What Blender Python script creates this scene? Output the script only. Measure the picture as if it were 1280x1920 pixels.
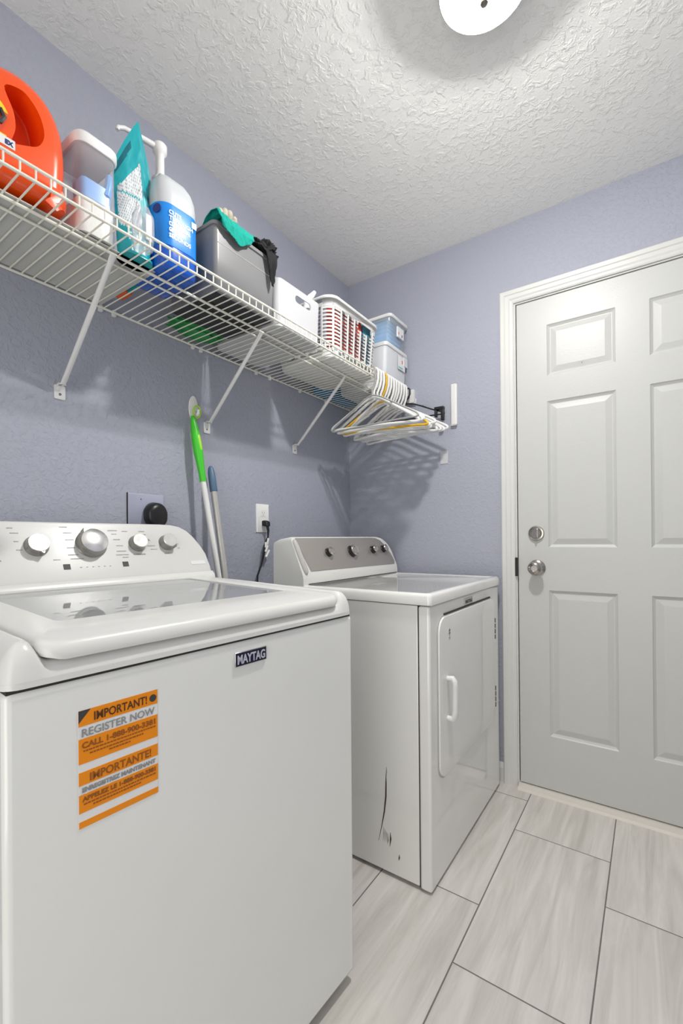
import bpy, bmesh, math, random
from mathutils import Vector, Matrix, noise
random.seed(7)
PI = math.pi
SC = bpy.context.scene
COL = SC.collection
for o in list(bpy.data.objects): bpy.data.objects.remove(o)

# ---------------------------------------------------------------- camera
cam_d = bpy.data.cameras.new('camera'); cam = bpy.data.objects.new('camera', cam_d); COL.objects.link(cam)
yaw, pit, rol = math.radians(34.7538), math.radians(0.0994), math.radians(-0.4945)
fw = Vector((-math.sin(yaw)*math.cos(pit), math.cos(yaw)*math.cos(pit), math.sin(pit)))
ri = Vector((math.cos(yaw), math.sin(yaw), 0)); up = ri.cross(fw)
r2 = ri*math.cos(rol) + up*math.sin(rol); u2 = -ri*math.sin(rol) + up*math.cos(rol)
M = Matrix((r2, u2, -fw)).transposed().to_4x4(); M.translation = Vector((1.3432, -2.0205, 1.0718))
cam.matrix_world = M
cam_d.sensor_fit = 'HORIZONTAL'; cam_d.sensor_width = 36; cam_d.lens = 838.48/1280*36
cam_d.shift_y = (1008.9-960)/1280; cam_d.clip_start = .02
SC.camera = cam

# ---------------------------------------------------------------- world, light, exposure
w = bpy.data.worlds.new('world'); SC.world = w; w.use_nodes = True
w.node_tree.nodes['Background'].inputs[0].default_value = (1.0, .985, .93, 1)
w.node_tree.nodes['Background'].inputs[1].default_value = 0.85
LAMP_STRENGTH = 22.0
BULB_STRENGTH = 590.0
FILL_ENERGY = 8.0
SC.view_settings.view_transform = 'Standard'; SC.view_settings.look = 'None'
SC.view_settings.gamma = 1; SC.view_settings.use_curve_mapping = False
SC.view_settings.exposure = 0.70

def area(name, loc, target, sx, sy, energy, col=(1, 1, 1)):
    l = bpy.data.lights.new(name, 'AREA'); l.shape = 'RECTANGLE'; l.size = sx; l.size_y = sy; l.energy = energy; l.color = col
    o = bpy.data.objects.new(name, l); COL.objects.link(o); o.location = loc
    o.rotation_euler = (Vector(target)-Vector(loc)).to_track_quat('-Z', 'Y').to_euler()
    return o
# fill light added in the opening behind the camera to brighten the room
area('added_fill_light', (1.45, -3.25, 1.15), (1.0, -1.0, 1.9), 1.0, 2.0, FILL_ENERGY, (1.0, .985, .93))

# ---------------------------------------------------------------- materials
def new_mat(name):
    m = bpy.data.materials.new(name); m.use_nodes = True
    return m, m.node_tree.nodes, m.node_tree.links, m.node_tree.nodes['Principled BSDF']
def mat(name, col, rough=.5, metal=0, bump=None, trans=0, ior=1.45, emis=0, mottle=0, coat=0, aniso=0, alpha=1):
    m, N, L, B = new_mat(name)
    B.inputs['Base Color'].default_value = (*col, 1); B.inputs['Roughness'].default_value = rough
    B.inputs['Metallic'].default_value = metal; B.inputs['IOR'].default_value = ior
    B.inputs['Transmission Weight'].default_value = trans; B.inputs['Coat Weight'].default_value = coat
    B.inputs['Alpha'].default_value = alpha
    if emis:
        B.inputs['Emission Color'].default_value = (*col, 1); B.inputs['Emission Strength'].default_value = emis
    if mottle or bump:
        tc = N.new('ShaderNodeTexCoord')
    if mottle:
        n = N.new('ShaderNodeTexNoise'); n.inputs['Scale'].default_value = 12; n.inputs['Detail'].default_value = 5
        L.new(tc.outputs['Object'], n.inputs['Vector'])
        r = N.new('ShaderNodeValToRGB'); r.color_ramp.elements[0].position = .3; r.color_ramp.elements[1].position = .7
        r.color_ramp.elements[0].color = (*[c*(1-mottle) for c in col], 1); r.color_ramp.elements[1].color = (*[min(1, c*(1+mottle)) for c in col], 1)
        L.new(n.outputs[0], r.inputs[0]); L.new(r.outputs[0], B.inputs['Base Color'])
    if bump:
        sc, st = bump
        n = N.new('ShaderNodeTexNoise'); n.inputs['Scale'].default_value = sc; n.inputs['Detail'].default_value = 4
        L.new(tc.outputs['Object'], n.inputs['Vector'])
        b = N.new('ShaderNodeBump'); b.inputs['Strength'].default_value = st; b.inputs['Distance'].default_value = .003
        L.new(n.outputs[0], b.inputs['Height']); L.new(b.outputs[0], B.inputs['Normal'])
    return m

def plaster(name, col, scale, dist, strength, thr, rough=.75):
    """sprayed and knocked-down wall texture: soft blobs with flat tops"""
    m, N, L, B = new_mat(name)
    B.inputs['Base Color'].default_value = (*col, 1); B.inputs['Roughness'].default_value = rough
    tc = N.new('ShaderNodeTexCoord')
    n = N.new('ShaderNodeTexNoise'); n.inputs['Scale'].default_value = scale; n.inputs['Detail'].default_value = 5; n.inputs['Roughness'].default_value = .6
    n.inputs['Distortion'].default_value = .5
    L.new(tc.outputs['Object'], n.inputs['Vector'])
    r = N.new('ShaderNodeValToRGB'); r.color_ramp.elements[0].position = thr; r.color_ramp.elements[1].position = thr+.16
    L.new(n.outputs[0], r.inputs[0])
    n2 = N.new('ShaderNodeTexNoise'); n2.inputs['Scale'].default_value = scale*4; n2.inputs['Detail'].default_value = 3
    L.new(tc.outputs['Object'], n2.inputs['Vector'])
    mx = N.new('ShaderNodeMath'); mx.operation = 'MULTIPLY_ADD'; mx.inputs[1].default_value = .25
    L.new(n2.outputs[0], mx.inputs[0]); L.new(r.outputs[0], mx.inputs[2])
    b = N.new('ShaderNodeBump'); b.inputs['Strength'].default_value = strength; b.inputs['Distance'].default_value = dist
    L.new(mx.outputs[0], b.inputs['Height']); L.new(b.outputs[0], B.inputs['Normal'])
    return m

M_WALL = plaster('lavender_wall_paint', (.370, .384, .456), 70, .0018, .55, .48, .6)
M_CEIL = plaster('white_knockdown_ceiling', (.93, .925, .90), 42, .0028, .6, .48, .85)
M_TRIM = mat('white_trim_paint', (.64, .64, .615), .32)
M_DOOR = mat('white_door_paint', (.55, .555, .535), .38, bump=(160, .12))
M_ENAM = mat('white_enamel', (.82, .825, .795), .16, coat=.4, ior=1.5)
M_ENAMD = mat('white_enamel_dryer', (.80, .795, .77), .10, coat=.5, ior=1.5)
M_PLAS = mat('white_appliance_plastic', (.72, .72, .695), .25)
M_PLASP = mat('console_plastic', (.66, .66, .64), .3)
M_GREYP = mat('light_grey_plastic', (.50, .49, .47), .3)
M_GAP = mat('dark_gap_shade', (.035, .033, .03), .7)  # near-black colour paints the shade in seams and gaps
M_BLACK = mat('black_plastic', (.012, .012, .013), .35)
M_BLACKF = mat('black_fabric', (.005, .005, .006), .85, bump=(200, .3))
M_SILV = mat('brushed_dryer_panel', (.42, .39, .36), .34, metal=.55)
M_CHROME = mat('chrome', (.62, .60, .58), .14, metal=1)
M_NICKEL = mat('satin_nickel', (.46, .43, .40), .2, metal=1)
M_NICKD = mat('dark_nickel', (.25, .23, .2), .3, metal=1)
M_SPUN = mat('spun_aluminium', (.82, .81, .79), .22, metal=.85)
M_KSIDE = mat('knob_side_metal', (.30, .29, .27), .28, metal=.9)
M_PRINT = mat('grey_print', (.28, .28, .28), .6)
M_PRINTL = mat('pale_grey_print', (.34, .34, .34), .6)
M_PRINTD = mat('dark_print', (.05, .05, .05), .5)
M_WIRE = mat('white_vinyl_wire', (.80, .79, .70), .35)
M_WIRE2 = mat('white_vinyl_steel', (.72, .72, .71), .35)
M_WHITE = mat('white_plastic', (.74, .74, .73), .3)
M_WHITEB = mat('white_bin_plastic', (.54, .54, .56), .4)
M_ORANGE = mat('orange_detergent_plastic', (.86, .080, .003), .25, coat=.3)
M_NAVY = mat('navy_cap_plastic', (.008, .02, .16), .3)
M_YELL = mat('yellow_label', (.85, .62, .02), .35)
M_REDL = mat('red_label', (.75, .06, .02), .35)
M_ORL = mat('sticker_orange', (.86, .27, .005), .35)
M_STW = mat('sticker_white', (.78, .78, .78), .35)
M_POW = mat('white_powder', (.85, .84, .80), .9, bump=(120, .5))
M_SCOOP = mat('pale_blue_scoop', (.22, .42, .78), .3)
M_TEAL = mat('teal_bag_film', (.0, .32, .36), .28, coat=.3)
M_TEALD = mat('dark_teal_print', (.0, .11, .15), .3)
M_TEALL = mat('light_teal_print', (.12, .50, .52), .3)
M_BAGW = mat('bag_white_panel', (.62, .66, .68), .35)
M_BLUEJ = mat('blue_soap_plastic', (.005, .09, .50), .12, coat=.5)
M_BLUEL = mat('blue_label', (.012, .22, .68), .3)
M_JUGW = mat('milky_jug_plastic', (.52, .54, .56), .3)
M_GREYB = mat('grey_bin_plastic', (.20, .20, .205), .35)
M_DARKB = mat('dark_bin_base', (.03, .03, .035), .6, bump=(200, .6))
M_TEALC = mat('teal_cloth', (.0, .30, .24), .9, bump=(180, .6))
M_GLOVE = mat('beige_glove', (.45, .40, .33), .9, bump=(220, .7), mottle=.25)
M_GREENM = mat('green_mesh_cloth', (.03, .27, .07), .85, bump=(140, 1.0), mottle=.35)
M_GREEN = mat('green_mop_grip', (.06, .55, .03), .35)
M_LIME = mat('lime_grip_inlay', (.40, .70, .05), .4)
M_POLEW = mat('white_pole', (.75, .75, .73), .3)
M_POLEG = mat('champagne_pole', (.50, .49, .46), .3, metal=.3)
M_STEELB = mat('steel_blue_plastic', (.10, .17, .27), .4)
M_PLATE = mat('lavender_painted_plate', (.37, .385, .49), .45)
M_OUTW = mat('white_outlet', (.82, .82, .80), .3)
M_YELH = mat('yellow_hanger', (.72, .42, .02), .35)
M_GRYH = mat('grey_hanger', (.33, .33, .32), .35)
M_CARD = mat('liner_plastic', (.55, .55, .52), .5)
M_BLUEB = mat('blue_towel', (.24, .50, .78), .85, bump=(90, .8), mottle=.25)
M_BLUET = mat('blue_tray_plastic', (.008, .17, .38), .4)
M_REDB = mat('red_box_card', (.62, .05, .02), .5)
M_TBOX = mat('blue_green_box', (.04, .22, .30), .5)
M_SCUFF = mat('rust_scuff', (.05, .035, .02), .8, mottle=.5)
M_SCUFFL = mat('pale_rust_scuff', (.33, .29, .25), .8)
M_SILL = mat('aluminium_threshold', (.70, .66, .60), .35)
M_ORB = mat('orange_brush', (.75, .12, .01), .4)

def glass(name, col, rough, mix, ior=1.45, tlm=.5):
    """thin clear wall: mostly see-through with fresnel gloss"""
    m, N, L, B = new_mat(name)
    N.remove(B); out = N['Material Output']
    tr = N.new('ShaderNodeBsdfTransparent'); tr.inputs[0].default_value = (*col, 1)
    gl = N.new('ShaderNodeBsdfGlossy'); gl.inputs['Roughness'].default_value = rough
    df = N.new('ShaderNodeBsdfDiffuse'); df.inputs[0].default_value = (.8, .82, .85, 1)
    lw = N.new('ShaderNodeLayerWeight'); pw = N.new('ShaderNodeMath'); pw.operation = 'POWER'; pw.inputs[1].default_value = 4.5
    L.new(lw.outputs['Facing'], pw.inputs[0]); f0 = ((ior-1)/(ior+1))**2
    fr = N.new('ShaderNodeMath'); fr.operation = 'MULTIPLY_ADD'; fr.inputs[1].default_value = 1-f0; fr.inputs[2].default_value = f0; L.new(pw.outputs[0], fr.inputs[0])
    tl = N.new('ShaderNodeBsdfTranslucent'); tl.inputs[0].default_value = (.85, .87, .9, 1)
    m0 = N.new('ShaderNodeMixShader'); m0.inputs[0].default_value = tlm; L.new(df.outputs[0], m0.inputs[1]); L.new(tl.outputs[0], m0.inputs[2])
    m1 = N.new('ShaderNodeMixShader'); m1.inputs[0].default_value = mix
    L.new(tr.outputs[0], m1.inputs[1]); L.new(m0.outputs[0], m1.inputs[2])
    m2 = N.new('ShaderNodeMixShader'); L.new(fr.outputs[0], m2.inputs[0]); L.new(m1.outputs[0], m2.inputs[1]); L.new(gl.outputs[0], m2.inputs[2])
    L.new(m2.outputs[0], out.inputs[0])
    return m
M_CLEAR = glass('clear_plastic', (1.0, 1.0, 1.0), .08, .24, 1.3)
M_CLEARW = glass('frosted_plastic', (.97, .975, .98), .3, .9, 1.3, .12)
M_LIDGL = glass('tinted_lid_glass', (.90, .89, .86), .015, .62, 2.3)

def tile_mat():
    m, N, L, B = new_mat('grey_plank_tile')
    def mt(op, a, b=None, c=None):
        n = N.new('ShaderNodeMath'); n.operation = op
        for i, x in enumerate((a, b, c)):
            if x is None: continue
            if isinstance(x, (int, float)): n.inputs[i].default_value = x
            else: L.new(x, n.inputs[i])
        return n.outputs[0]
    tc = N.new('ShaderNodeTexCoord'); sp = N.new('ShaderNodeSeparateXYZ'); L.new(tc.outputs['Object'], sp.inputs[0])
    TW, TL = .3030, .6234
    xs = mt('DIVIDE', mt('SUBTRACT', sp.outputs[0], .9203), TW); kx = mt('FLOOR', xs); fx = mt('FRACT', xs)
    ys = mt('DIVIDE', mt('ADD', mt('ADD', sp.outputs[1], .3127), mt('MULTIPLY', kx, .2127)), TL)
    ky = mt('FLOOR', ys); fy = mt('FRACT', ys)
    dx = mt('MULTIPLY', mt('MINIMUM', fx, mt('SUBTRACT', 1, fx)), TW)
    dy = mt('MULTIPLY', mt('MINIMUM', fy, mt('SUBTRACT', 1, fy)), TL)
    d = mt('MINIMUM', dx, dy)
    gr = N.new('ShaderNodeMapRange'); gr.inputs[1].default_value = .0012; gr.inputs[2].default_value = .0022
    L.new(d, gr.inputs[0])
    cb = N.new('ShaderNodeCombineXYZ'); L.new(mt('ADD', mt('MULTIPLY', sp.outputs[0], 26), mt('MULTIPLY', ky, 7.3)), cb.inputs[0])
    L.new(mt('ADD', mt('MULTIPLY', sp.outputs[1], 2.2), mt('MULTIPLY', kx, 3.7)), cb.inputs[1]); L.new(mt('MULTIPLY', ky, 1.7), cb.inputs[2])
    n1 = N.new('ShaderNodeTexNoise'); n1.inputs['Scale'].default_value = 1.0; n1.inputs['Detail'].default_value = 7; n1.inputs['Roughness'].default_value = .62; n1.inputs['Distortion'].default_value = .6
    L.new(cb.outputs[0], n1.inputs['Vector'])
    cr = N.new('ShaderNodeValToRGB'); e = cr.color_ramp.elements
    e[0].position = .28; e[0].color = (.50, .472, .436, 1); e[1].position = .66; e[1].color = (.72, .692, .652, 1)
    L.new(n1.outputs[0], cr.inputs[0])
    wn = N.new('ShaderNodeTexWhiteNoise'); wn.noise_dimensions = '2D'
    c2 = N.new('ShaderNodeCombineXYZ'); L.new(kx, c2.inputs[0]); L.new(ky, c2.inputs[1]); L.new(c2.outputs[0], wn.inputs[0])
    hv = N.new('ShaderNodeHueSaturation'); L.new(mt('ADD', mt('MULTIPLY', wn.outputs[0], .10), .95), hv.inputs['Value']); L.new(cr.outputs[0], hv.inputs['Color'])
    mx = N.new('ShaderNodeMix'); mx.data_type = 'RGBA'; L.new(gr.outputs[0], mx.inputs[0])
    mx.inputs[6].default_value = (.16, .15, .14, 1); L.new(hv.outputs[0], mx.inputs[7]); L.new(mx.outputs[2], B.inputs['Base Color'])
    bm = N.new('ShaderNodeBump'); bm.inputs['Strength'].default_value = .6; bm.inputs['Distance'].default_value = .0015
    L.new(gr.outputs[0], bm.inputs['Height']); L.new(bm.outputs[0], B.inputs['Normal'])
    B.inputs['Roughness'].default_value = .42
    return m
M_TILE = tile_mat()

# ---------------------------------------------------------------- mesh helpers
def link_mesh(name, me, mats, parent=None, smooth=True, bevel=0, seg=2, angle=35):
    o = bpy.data.objects.new(name, me); COL.objects.link(o)
    if not isinstance(mats, (list, tuple)): mats = [mats]
    for m in mats: me.materials.append(m)
    if parent is not None: o.parent = parent
    if smooth:
        for p in me.polygons: p.use_smooth = True
        me.set_sharp_from_angle(angle=math.radians(angle))
    if bevel:
        b = o.modifiers.new('bevel', 'BEVEL'); b.width = bevel; b.segments = seg; b.limit_method = 'ANGLE'; b.angle_limit = math.radians(40)
        b.harden_normals = False
    return o
def tag(o, label=None, cat=None, group=None, kind=None):
    if label: o['label'] = label
    if cat: o['category'] = cat
    if group: o['group'] = group
    if kind: o['kind'] = kind
    return o
def empty(name, loc, rz=0, label=None, cat=None, group=None):
    o = bpy.data.objects.new(name, None); COL.objects.link(o); o.location = loc; o.rotation_euler = (0, 0, rz)
    o.empty_display_size = .05
    return tag(o, label, cat, group)

class MB:
    def __init__(s): s.v = []; s.f = []; s.m = []; s.mi = 0
    def add(s, vs, fs):
        n = len(s.v); s.v += [tuple(v) for v in vs]
        for f in fs: s.f.append(tuple(i+n for i in f)); s.m.append(s.mi)
        return s
    def box(s, x0, x1, y0, y1, z0, z1):
        return s.add([(x0, y0, z0), (x1, y0, z0), (x1, y1, z0), (x0, y1, z0), (x0, y0, z1), (x1, y0, z1), (x1, y1, z1), (x0, y1, z1)],
                     [(0, 3, 2, 1), (4, 5, 6, 7), (0, 1, 5, 4), (1, 2, 6, 5), (2, 3, 7, 6), (3, 0, 4, 7)])
    def loft(s, loops, cap0=True, cap1=True, closed=True):
        n = len(loops[0]); vs = [v for l in loops for v in l]; fs = []
        for k in range(len(loops)-1):
            for i in range(n if closed else n-1):
                j = (i+1) % n; fs.append((k*n+i, k*n+j, (k+1)*n+j, (k+1)*n+i))
        if cap0: fs.append(tuple(range(n-1, -1, -1)))
        if cap1: fs.append(tuple((len(loops)-1)*n+i for i in range(n)))
        return s.add(vs, fs)
    def tube(s, path, r, n=8, closed=False, cap=True):
        P = [Vector(p) for p in path]; k = len(P); R = r if isinstance(r, (list, tuple)) else [r]*k
        loops = []; nrm = None
        for i in range(k):
            a = P[(i-1) % k] if (closed or i > 0) else P[i]; b = P[(i+1) % k] if (closed or i < k-1) else P[i]
            t = (b-a).normalized()
            if nrm is None:
                nrm = t.orthogonal().normalized()
            else:
                nrm = (nrm - t*nrm.dot(t)); nrm = nrm.normalized() if nrm.length > 1e-6 else t.orthogonal().normalized()
            bn = t.cross(nrm)
            loops.append([P[i]+(nrm*math.cos(2*PI*q/n)+bn*math.sin(2*PI*q/n))*R[i] for q in range(n)])
        if closed: loops.append(loops[0])
        return s.loft(loops, cap and not closed, cap and not closed)
    def lathe(s, prof, org=(0, 0, 0), axis=(0, 0, 1), n=32, cap0=True, cap1=True):
        ax = Vector(axis).normalized(); u = ax.orthogonal().normalized(); v = ax.cross(u); o = Vector(org)
        loops = [[o+ax*h+(u*math.cos(2*PI*q/n)+v*math.sin(2*PI*q/n))*r for q in range(n)] for r, h in prof]
        return s.loft(loops, cap0, cap1)
    def mesh(s, name):
        me = bpy.data.meshes.new(name); me.from_pydata(s.v, [], s.f)
        for p, i in zip(me.polygons, s.m): p.material_index = i
        bm = bmesh.new(); bm.from_mesh(me); bmesh.ops.recalc_face_normals(bm, faces=bm.faces); bm.to_mesh(me); bm.free()
        return me
    def build(s, name, mats, parent=None, **k): return link_mesh(name, s.mesh(name), mats, parent, **k)

def rr(x0, x1, y0, y1, r, n=6):
    """rounded rectangle outline, 2D, counter-clockwise"""
    out = []
    for cx, cy, a in ((x1-r, y0+r, -90), (x1-r, y1-r, 0), (x0+r, y1-r, 90), (x0+r, y0+r, 180)):
        for i in range(n+1):
            t = math.radians(a+90*i/n); out.append((cx+r*math.cos(t), cy+r*math.sin(t)))
    return out
def plate(name, outlines, depth, bev, mats, parent=None, mtx=None, res=3, **k):
    """flat shape with holes, thickness 2*depth(+bevel), made from outlines in its own XY plane"""
    cu = bpy.data.curves.new(name, 'CURVE'); cu.dimensions = '2D'; cu.fill_mode = 'BOTH'; cu.extrude = depth; cu.bevel_depth = bev; cu.bevel_resolution = res; cu.offset = -bev
    for ol in outlines:
        sp = cu.splines.new('POLY'); sp.points.add(len(ol)-1); sp.use_cyclic_u = True
        for p, q in zip(sp.points, ol): p.co = (q[0], q[1], 0, 1)
    return curve_to_mesh(name, cu, mats, parent, mtx, **k)
def curve_to_mesh(name, cu, mats, parent, mtx, **k):
    t = bpy.data.objects.new('tmp', cu); COL.objects.link(t)
    dg = bpy.context.evaluated_depsgraph_get(); dg.update()
    me = bpy.data.meshes.new_from_object(t.evaluated_get(dg)); bpy.data.objects.remove(t)
    me.materials.clear()
    bm = bmesh.new(); bm.from_mesh(me); bmesh.ops.remove_doubles(bm, verts=bm.verts, dist=2e-5); bmesh.ops.recalc_face_normals(bm, faces=bm.faces); bm.to_mesh(me); bm.free()
    if mtx is not None: me.transform(mtx)
    me.name = name
    return link_mesh(name, me, mats, parent, **k)
def frame(o, x, y):
    """matrix with origin o, local X along x, local Y along y"""
    x = Vector(x).normalized(); y = Vector(y).normalized(); z = x.cross(y)
    m = Matrix((x, y, z)).transposed().to_4x4(); m.translation = Vector(o); return m
def text(s, name, size, m, parent, mtx, align='LEFT', width=None, ext=.0003, sx=1.0, bold=0):
    cu = bpy.data.curves.new(name, 'FONT'); cu.body = s; cu.size = size; cu.align_x = align; cu.extrude = ext; cu.offset = bold; cu.resolution_u = 3
    t = bpy.data.objects.new('tmp', cu); COL.objects.link(t)
    dg = bpy.context.evaluated_depsgraph_get(); dg.update()
    me = bpy.data.meshes.new_from_object(t.evaluated_get(dg)); bpy.data.objects.remove(t)
    me.materials.clear()
    xs = [v.co.x for v in me.vertices]; wd = max(xs)-min(xs)
    k = (width/wd) if width else sx
    x0 = min(xs) if align == 'LEFT' else (min(xs)+max(xs))/2
    for v in me.vertices: v.co.x = (v.co.x-x0)*k
    me.transform(mtx); me.name = name
    return link_mesh(name, me, m, parent, smooth=False)
def boolean(o, cutter, keep=False, slf=False):
    par = o.parent; o.parent = None
    b = o.modifiers.new('cut', 'BOOLEAN'); b.operation = 'DIFFERENCE'; b.object = cutter; b.solver = 'EXACT'; b.use_self = slf
    dg = bpy.context.evaluated_depsgraph_get(); dg.update()
    me = bpy.data.meshes.new_from_object(o.evaluated_get(dg)); o.modifiers.clear(); o.parent = par
    old = o.data; o.data = me
    for p in me.polygons: p.use_smooth = True
    me.set_sharp_from_angle(angle=math.radians(35))
    if not keep: bpy.data.objects.remove(cutter)
    return o
def struct(o): o['kind'] = 'structure'; return o

# ================================================================ SETTING
XR, YN, H = 2.05, -3.3, 2.44
struct(MB().box(-.12, XR+.12, YN, .12, -.06, 0).build('floor', M_TILE, smooth=False))
struct(MB().box(-.12, XR+.12, YN, .12, H, H+.06).build('ceiling', M_CEIL, smooth=False))
struct(MB().box(-.12, 0, YN, 0, 0, H).build('wall_left', M_WALL, smooth=False))
struct(MB().box(XR, XR+.12, YN, 0, 0, H).build('wall_right', M_WALL, smooth=False))
wb = MB(); DX0, DX1, DZ = .866, 1.712, 2.076
wb.box(-.12, DX0-.018, 0, .12, 0, H).box(DX1+.018, XR+.12, 0, .12, 0, H).box(DX0-.018, DX1+.018, 0, .12, DZ+.018, H)
struct(wb.build('wall_back', M_WALL, smooth=False))
wn = MB(); wn.box(-.12, .55, YN-.12, YN, 0, H).box(1.95, XR+.12, YN-.12, YN, 0, H).box(.55, 1.95, YN-.12, YN, 2.3, H)  # opening added in this unseen wall to let fill light in
struct(wn.build('wall_near', M_WALL, smooth=False))
# baseboards
def bb(name, a, b, nrm):
    a = Vector(a); b = Vector(b); n = Vector(nrm)
    prof = [(0, 0), (.012, 0), (.012, .062), (.008, .074), (.003, .082), (0, .083)]
    l = [[p+n*d+Vector((0, 0, h)) for d, h in prof] for p in (a, b)]
    struct(MB().loft(l).build(name, M_TRIM, smooth=False))
bb('baseboard_back', (0, 0, 0), (.8095, 0, 0), (0, -1, 0)); bb('baseboard_left', (0, 0, 0), (0, YN, 0), (1, 0, 0)); bb('baseboard_right', (XR, 0, 0), (XR, YN, 0), (-1, 0, 0))
# door casing swept along the opening with mitred corners
def casing():
    prof = [(0, 0), (0, .008), (.006, .011), (.014, .012), (.020, .015), (.034, .016), (.038, .019), (.052, .020), (.056, .017), (.056, 0)]
    i0, i1, zt = DX0-.006, DX1+.006, DZ+.006
    L = []
    for px, pz, sx, sz in ((i0, 0, -1, 0), (i0, zt, -1, 1), (i1, zt, 1, 1), (i1, 0, 1, 0)):
        L.append([(px+sx*a, -b, pz+sz*a) for a, b in prof])
    return MB().loft(L).build('trim_1', M_TRIM, smooth=False)
struct(casing())
# jamb
jb = MB().box(DX0-.018, DX0, -.001, .12, 0, DZ).box(DX1, DX1+.018, -.001, .12, 0, DZ).box(DX0-.018, DX1+.018, -.001, .12, DZ, DZ+.018)
jb.box(DX0, DX0+.012, .046, .06, 0, DZ).box(DX1-.012, DX1, .046, .06, 0, DZ)
tj = struct(jb.build('trim_2', M_TRIM, smooth=False, bevel=.001))
MB().box(DX0-.008, DX0+.0035, -.0125, -.0005, .905, .985).build('strike_plate', M_BLACK, tj, bevel=.001)
# threshold
th = MB().loft([[(DX0, a, b) for a, b in ((-.038, 0), (-.034, .010), (-.006, .016), (.06, .016), (.06, 0))], [(DX1, a, b) for a, b in ((-.038, 0), (-.034, .010), (-.006, .016), (.06, .016), (.06, 0))]])
struct(th.build('trim_3', M_SILL, smooth=False))
# door slab with six raised panels
def door():
    x0, x1, z0, z1, yf, yb = DX0+.004, DX1-.004, .021, DZ-.004, .002, .044
    cols = [(.989, 1.234), (1.342, 1.588)]; rows = [(.242, .850), (1.029, 1.638), (1.744, 1.957)]
    xs = [x0, *cols[0], *cols[1], x1]; zs = [z0]+[z for r in rows for z in r]+[z1]
    b = MB()
    for i in range(5):
        for j in range(7):
            a0, a1, c0, c1 = xs[i], xs[i+1], zs[j], zs[j+1]
            if i in (1, 3) and j in (1, 3, 5):
                rings = []
                for ins, dy in ((0, 0), (.004, .004), (.011, .0085), (.014, .0085), (.034, .0025), (.036, .002)):
                    rings.append([(a0+ins, yf+dy, c0+ins), (a1-ins, yf+dy, c0+ins), (a1-ins, yf+dy, c1-ins), (a0+ins, yf+dy, c1-ins)])
                b.loft(rings, cap0=False)
            else:
                b.add([(a0, yf, c0), (a1, yf, c0), (a1, yf, c1), (a0, yf, c1)], [(0, 1, 2, 3)])
    b.add([(x0, yf, z0), (x1, yf, z0), (x1, yf, z1), (x0, yf, z1), (x0, yb, z0), (x1, yb, z0), (x1, yb, z1), (x0, yb, z1)],
          [(4, 7, 6, 5), (0, 4, 5, 1), (1, 5, 6, 2), (2, 6, 7, 3), (3, 7, 4, 0)])
    me = b.mesh('door_1'); bm = bmesh.new(); bm.from_mesh(me); bmesh.ops.remove_doubles(bm, verts=bm.verts, dist=1e-5)
    bmesh.ops.recalc_face_normals(bm, faces=bm.faces); bm.to_mesh(me); bm.free()
    return link_mesh('door_1', me, M_DOOR, smooth=False)
dr = struct(door())
k = MB().lathe([(.033, 0), (.0335, .004), (.030, .008), (.014, .012), (.0125, .022), (.016, .028), (.0255, .036), (.0285, .046), (.027, .054), (.021, .060), (.013, .0625), (.012, .0605), (.0, .0605)], (.944, .002, .943), (0, -1, 0), 40)
kn = k.build('door_knob', M_NICKEL, dr)
dbm = MB().lathe([(.0315, 0), (.0315, .006), (.029, .010), (.0245, .011), (.0235, .0085), (.020, .0085), (.0185, .012), (.0, .012)], (.942, .002, 1.088), (0, -1, 0), 40).build('deadbolt', M_NICKEL, dr)
MB().loft([[(.942+.0035*a*wd, -.010-h, 1.088+b*.018) for a, b in ((-1, -1), (1, -1), (1, 1), (-1, 1))] for wd, h in ((1.4, 0), (1.2, .010), (.8, .015))]).build('thumb_turn', M_CHROME, dbm, bevel=.0008)
for x, z in ((1.118, 1.772), (1.462, 1.79)):
    MB().lathe([(.0022, -.001), (.0022, .0008)], (x, .004, z), (0, -1, 0), 10).build('nail_hole', M_PRINT, dr)

# ================================================================ CEILING LIGHT
L0 = empty('ceiling_light', (1.025, -.946, H), 0, 'round white flush ceiling light glowing in the textured ceiling', 'ceiling light')
MB().lathe([(.070, 0), (.075, -.006), (.075, -.022), (.060, -.028)], n=48).build('canopy', M_WHITE, L0)
M_GLOW = mat('lit_diffuser', (1.0, .985, .95), .4, emis=LAMP_STRENGTH)
MB().lathe([(.104, -.051), (.098, -.056), (.080, -.060), (.055, -.063), (.043, -.064)], n=64, cap0=False, cap1=False).build('diffuser', M_GLOW, L0)
M_BULB = mat('diffuser_centre', (1.0, .985, .95), .4, emis=BULB_STRENGTH)
MB().lathe([(.043, -.064), (.040, -.069), (.032, -.0785), (.021, -.0845), (.010, -.087)], n=48, cap0=False).build('diffuser_centre', M_BULB, L0)
MB().lathe([(.055, -.022), (.104, -.026), (.108, -.032), (.108, -.046), (.104, -.052)], n=64, cap1=False).build('rim', M_WHITE, L0)
MB().lathe([(.009, -.086), (.011, -.091), (.009, -.096), (.004, -.099), (.0, -.099)], n=24, cap1=False).build('finial', M_NICKD, L0)

# ================================================================ WASHER
WA = math.radians(-3.33)
W = empty('washing_machine', (.742, -1.113, 0), WA, 'white top-load washing machine with orange sticker on its front', 'washing machine')
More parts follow.
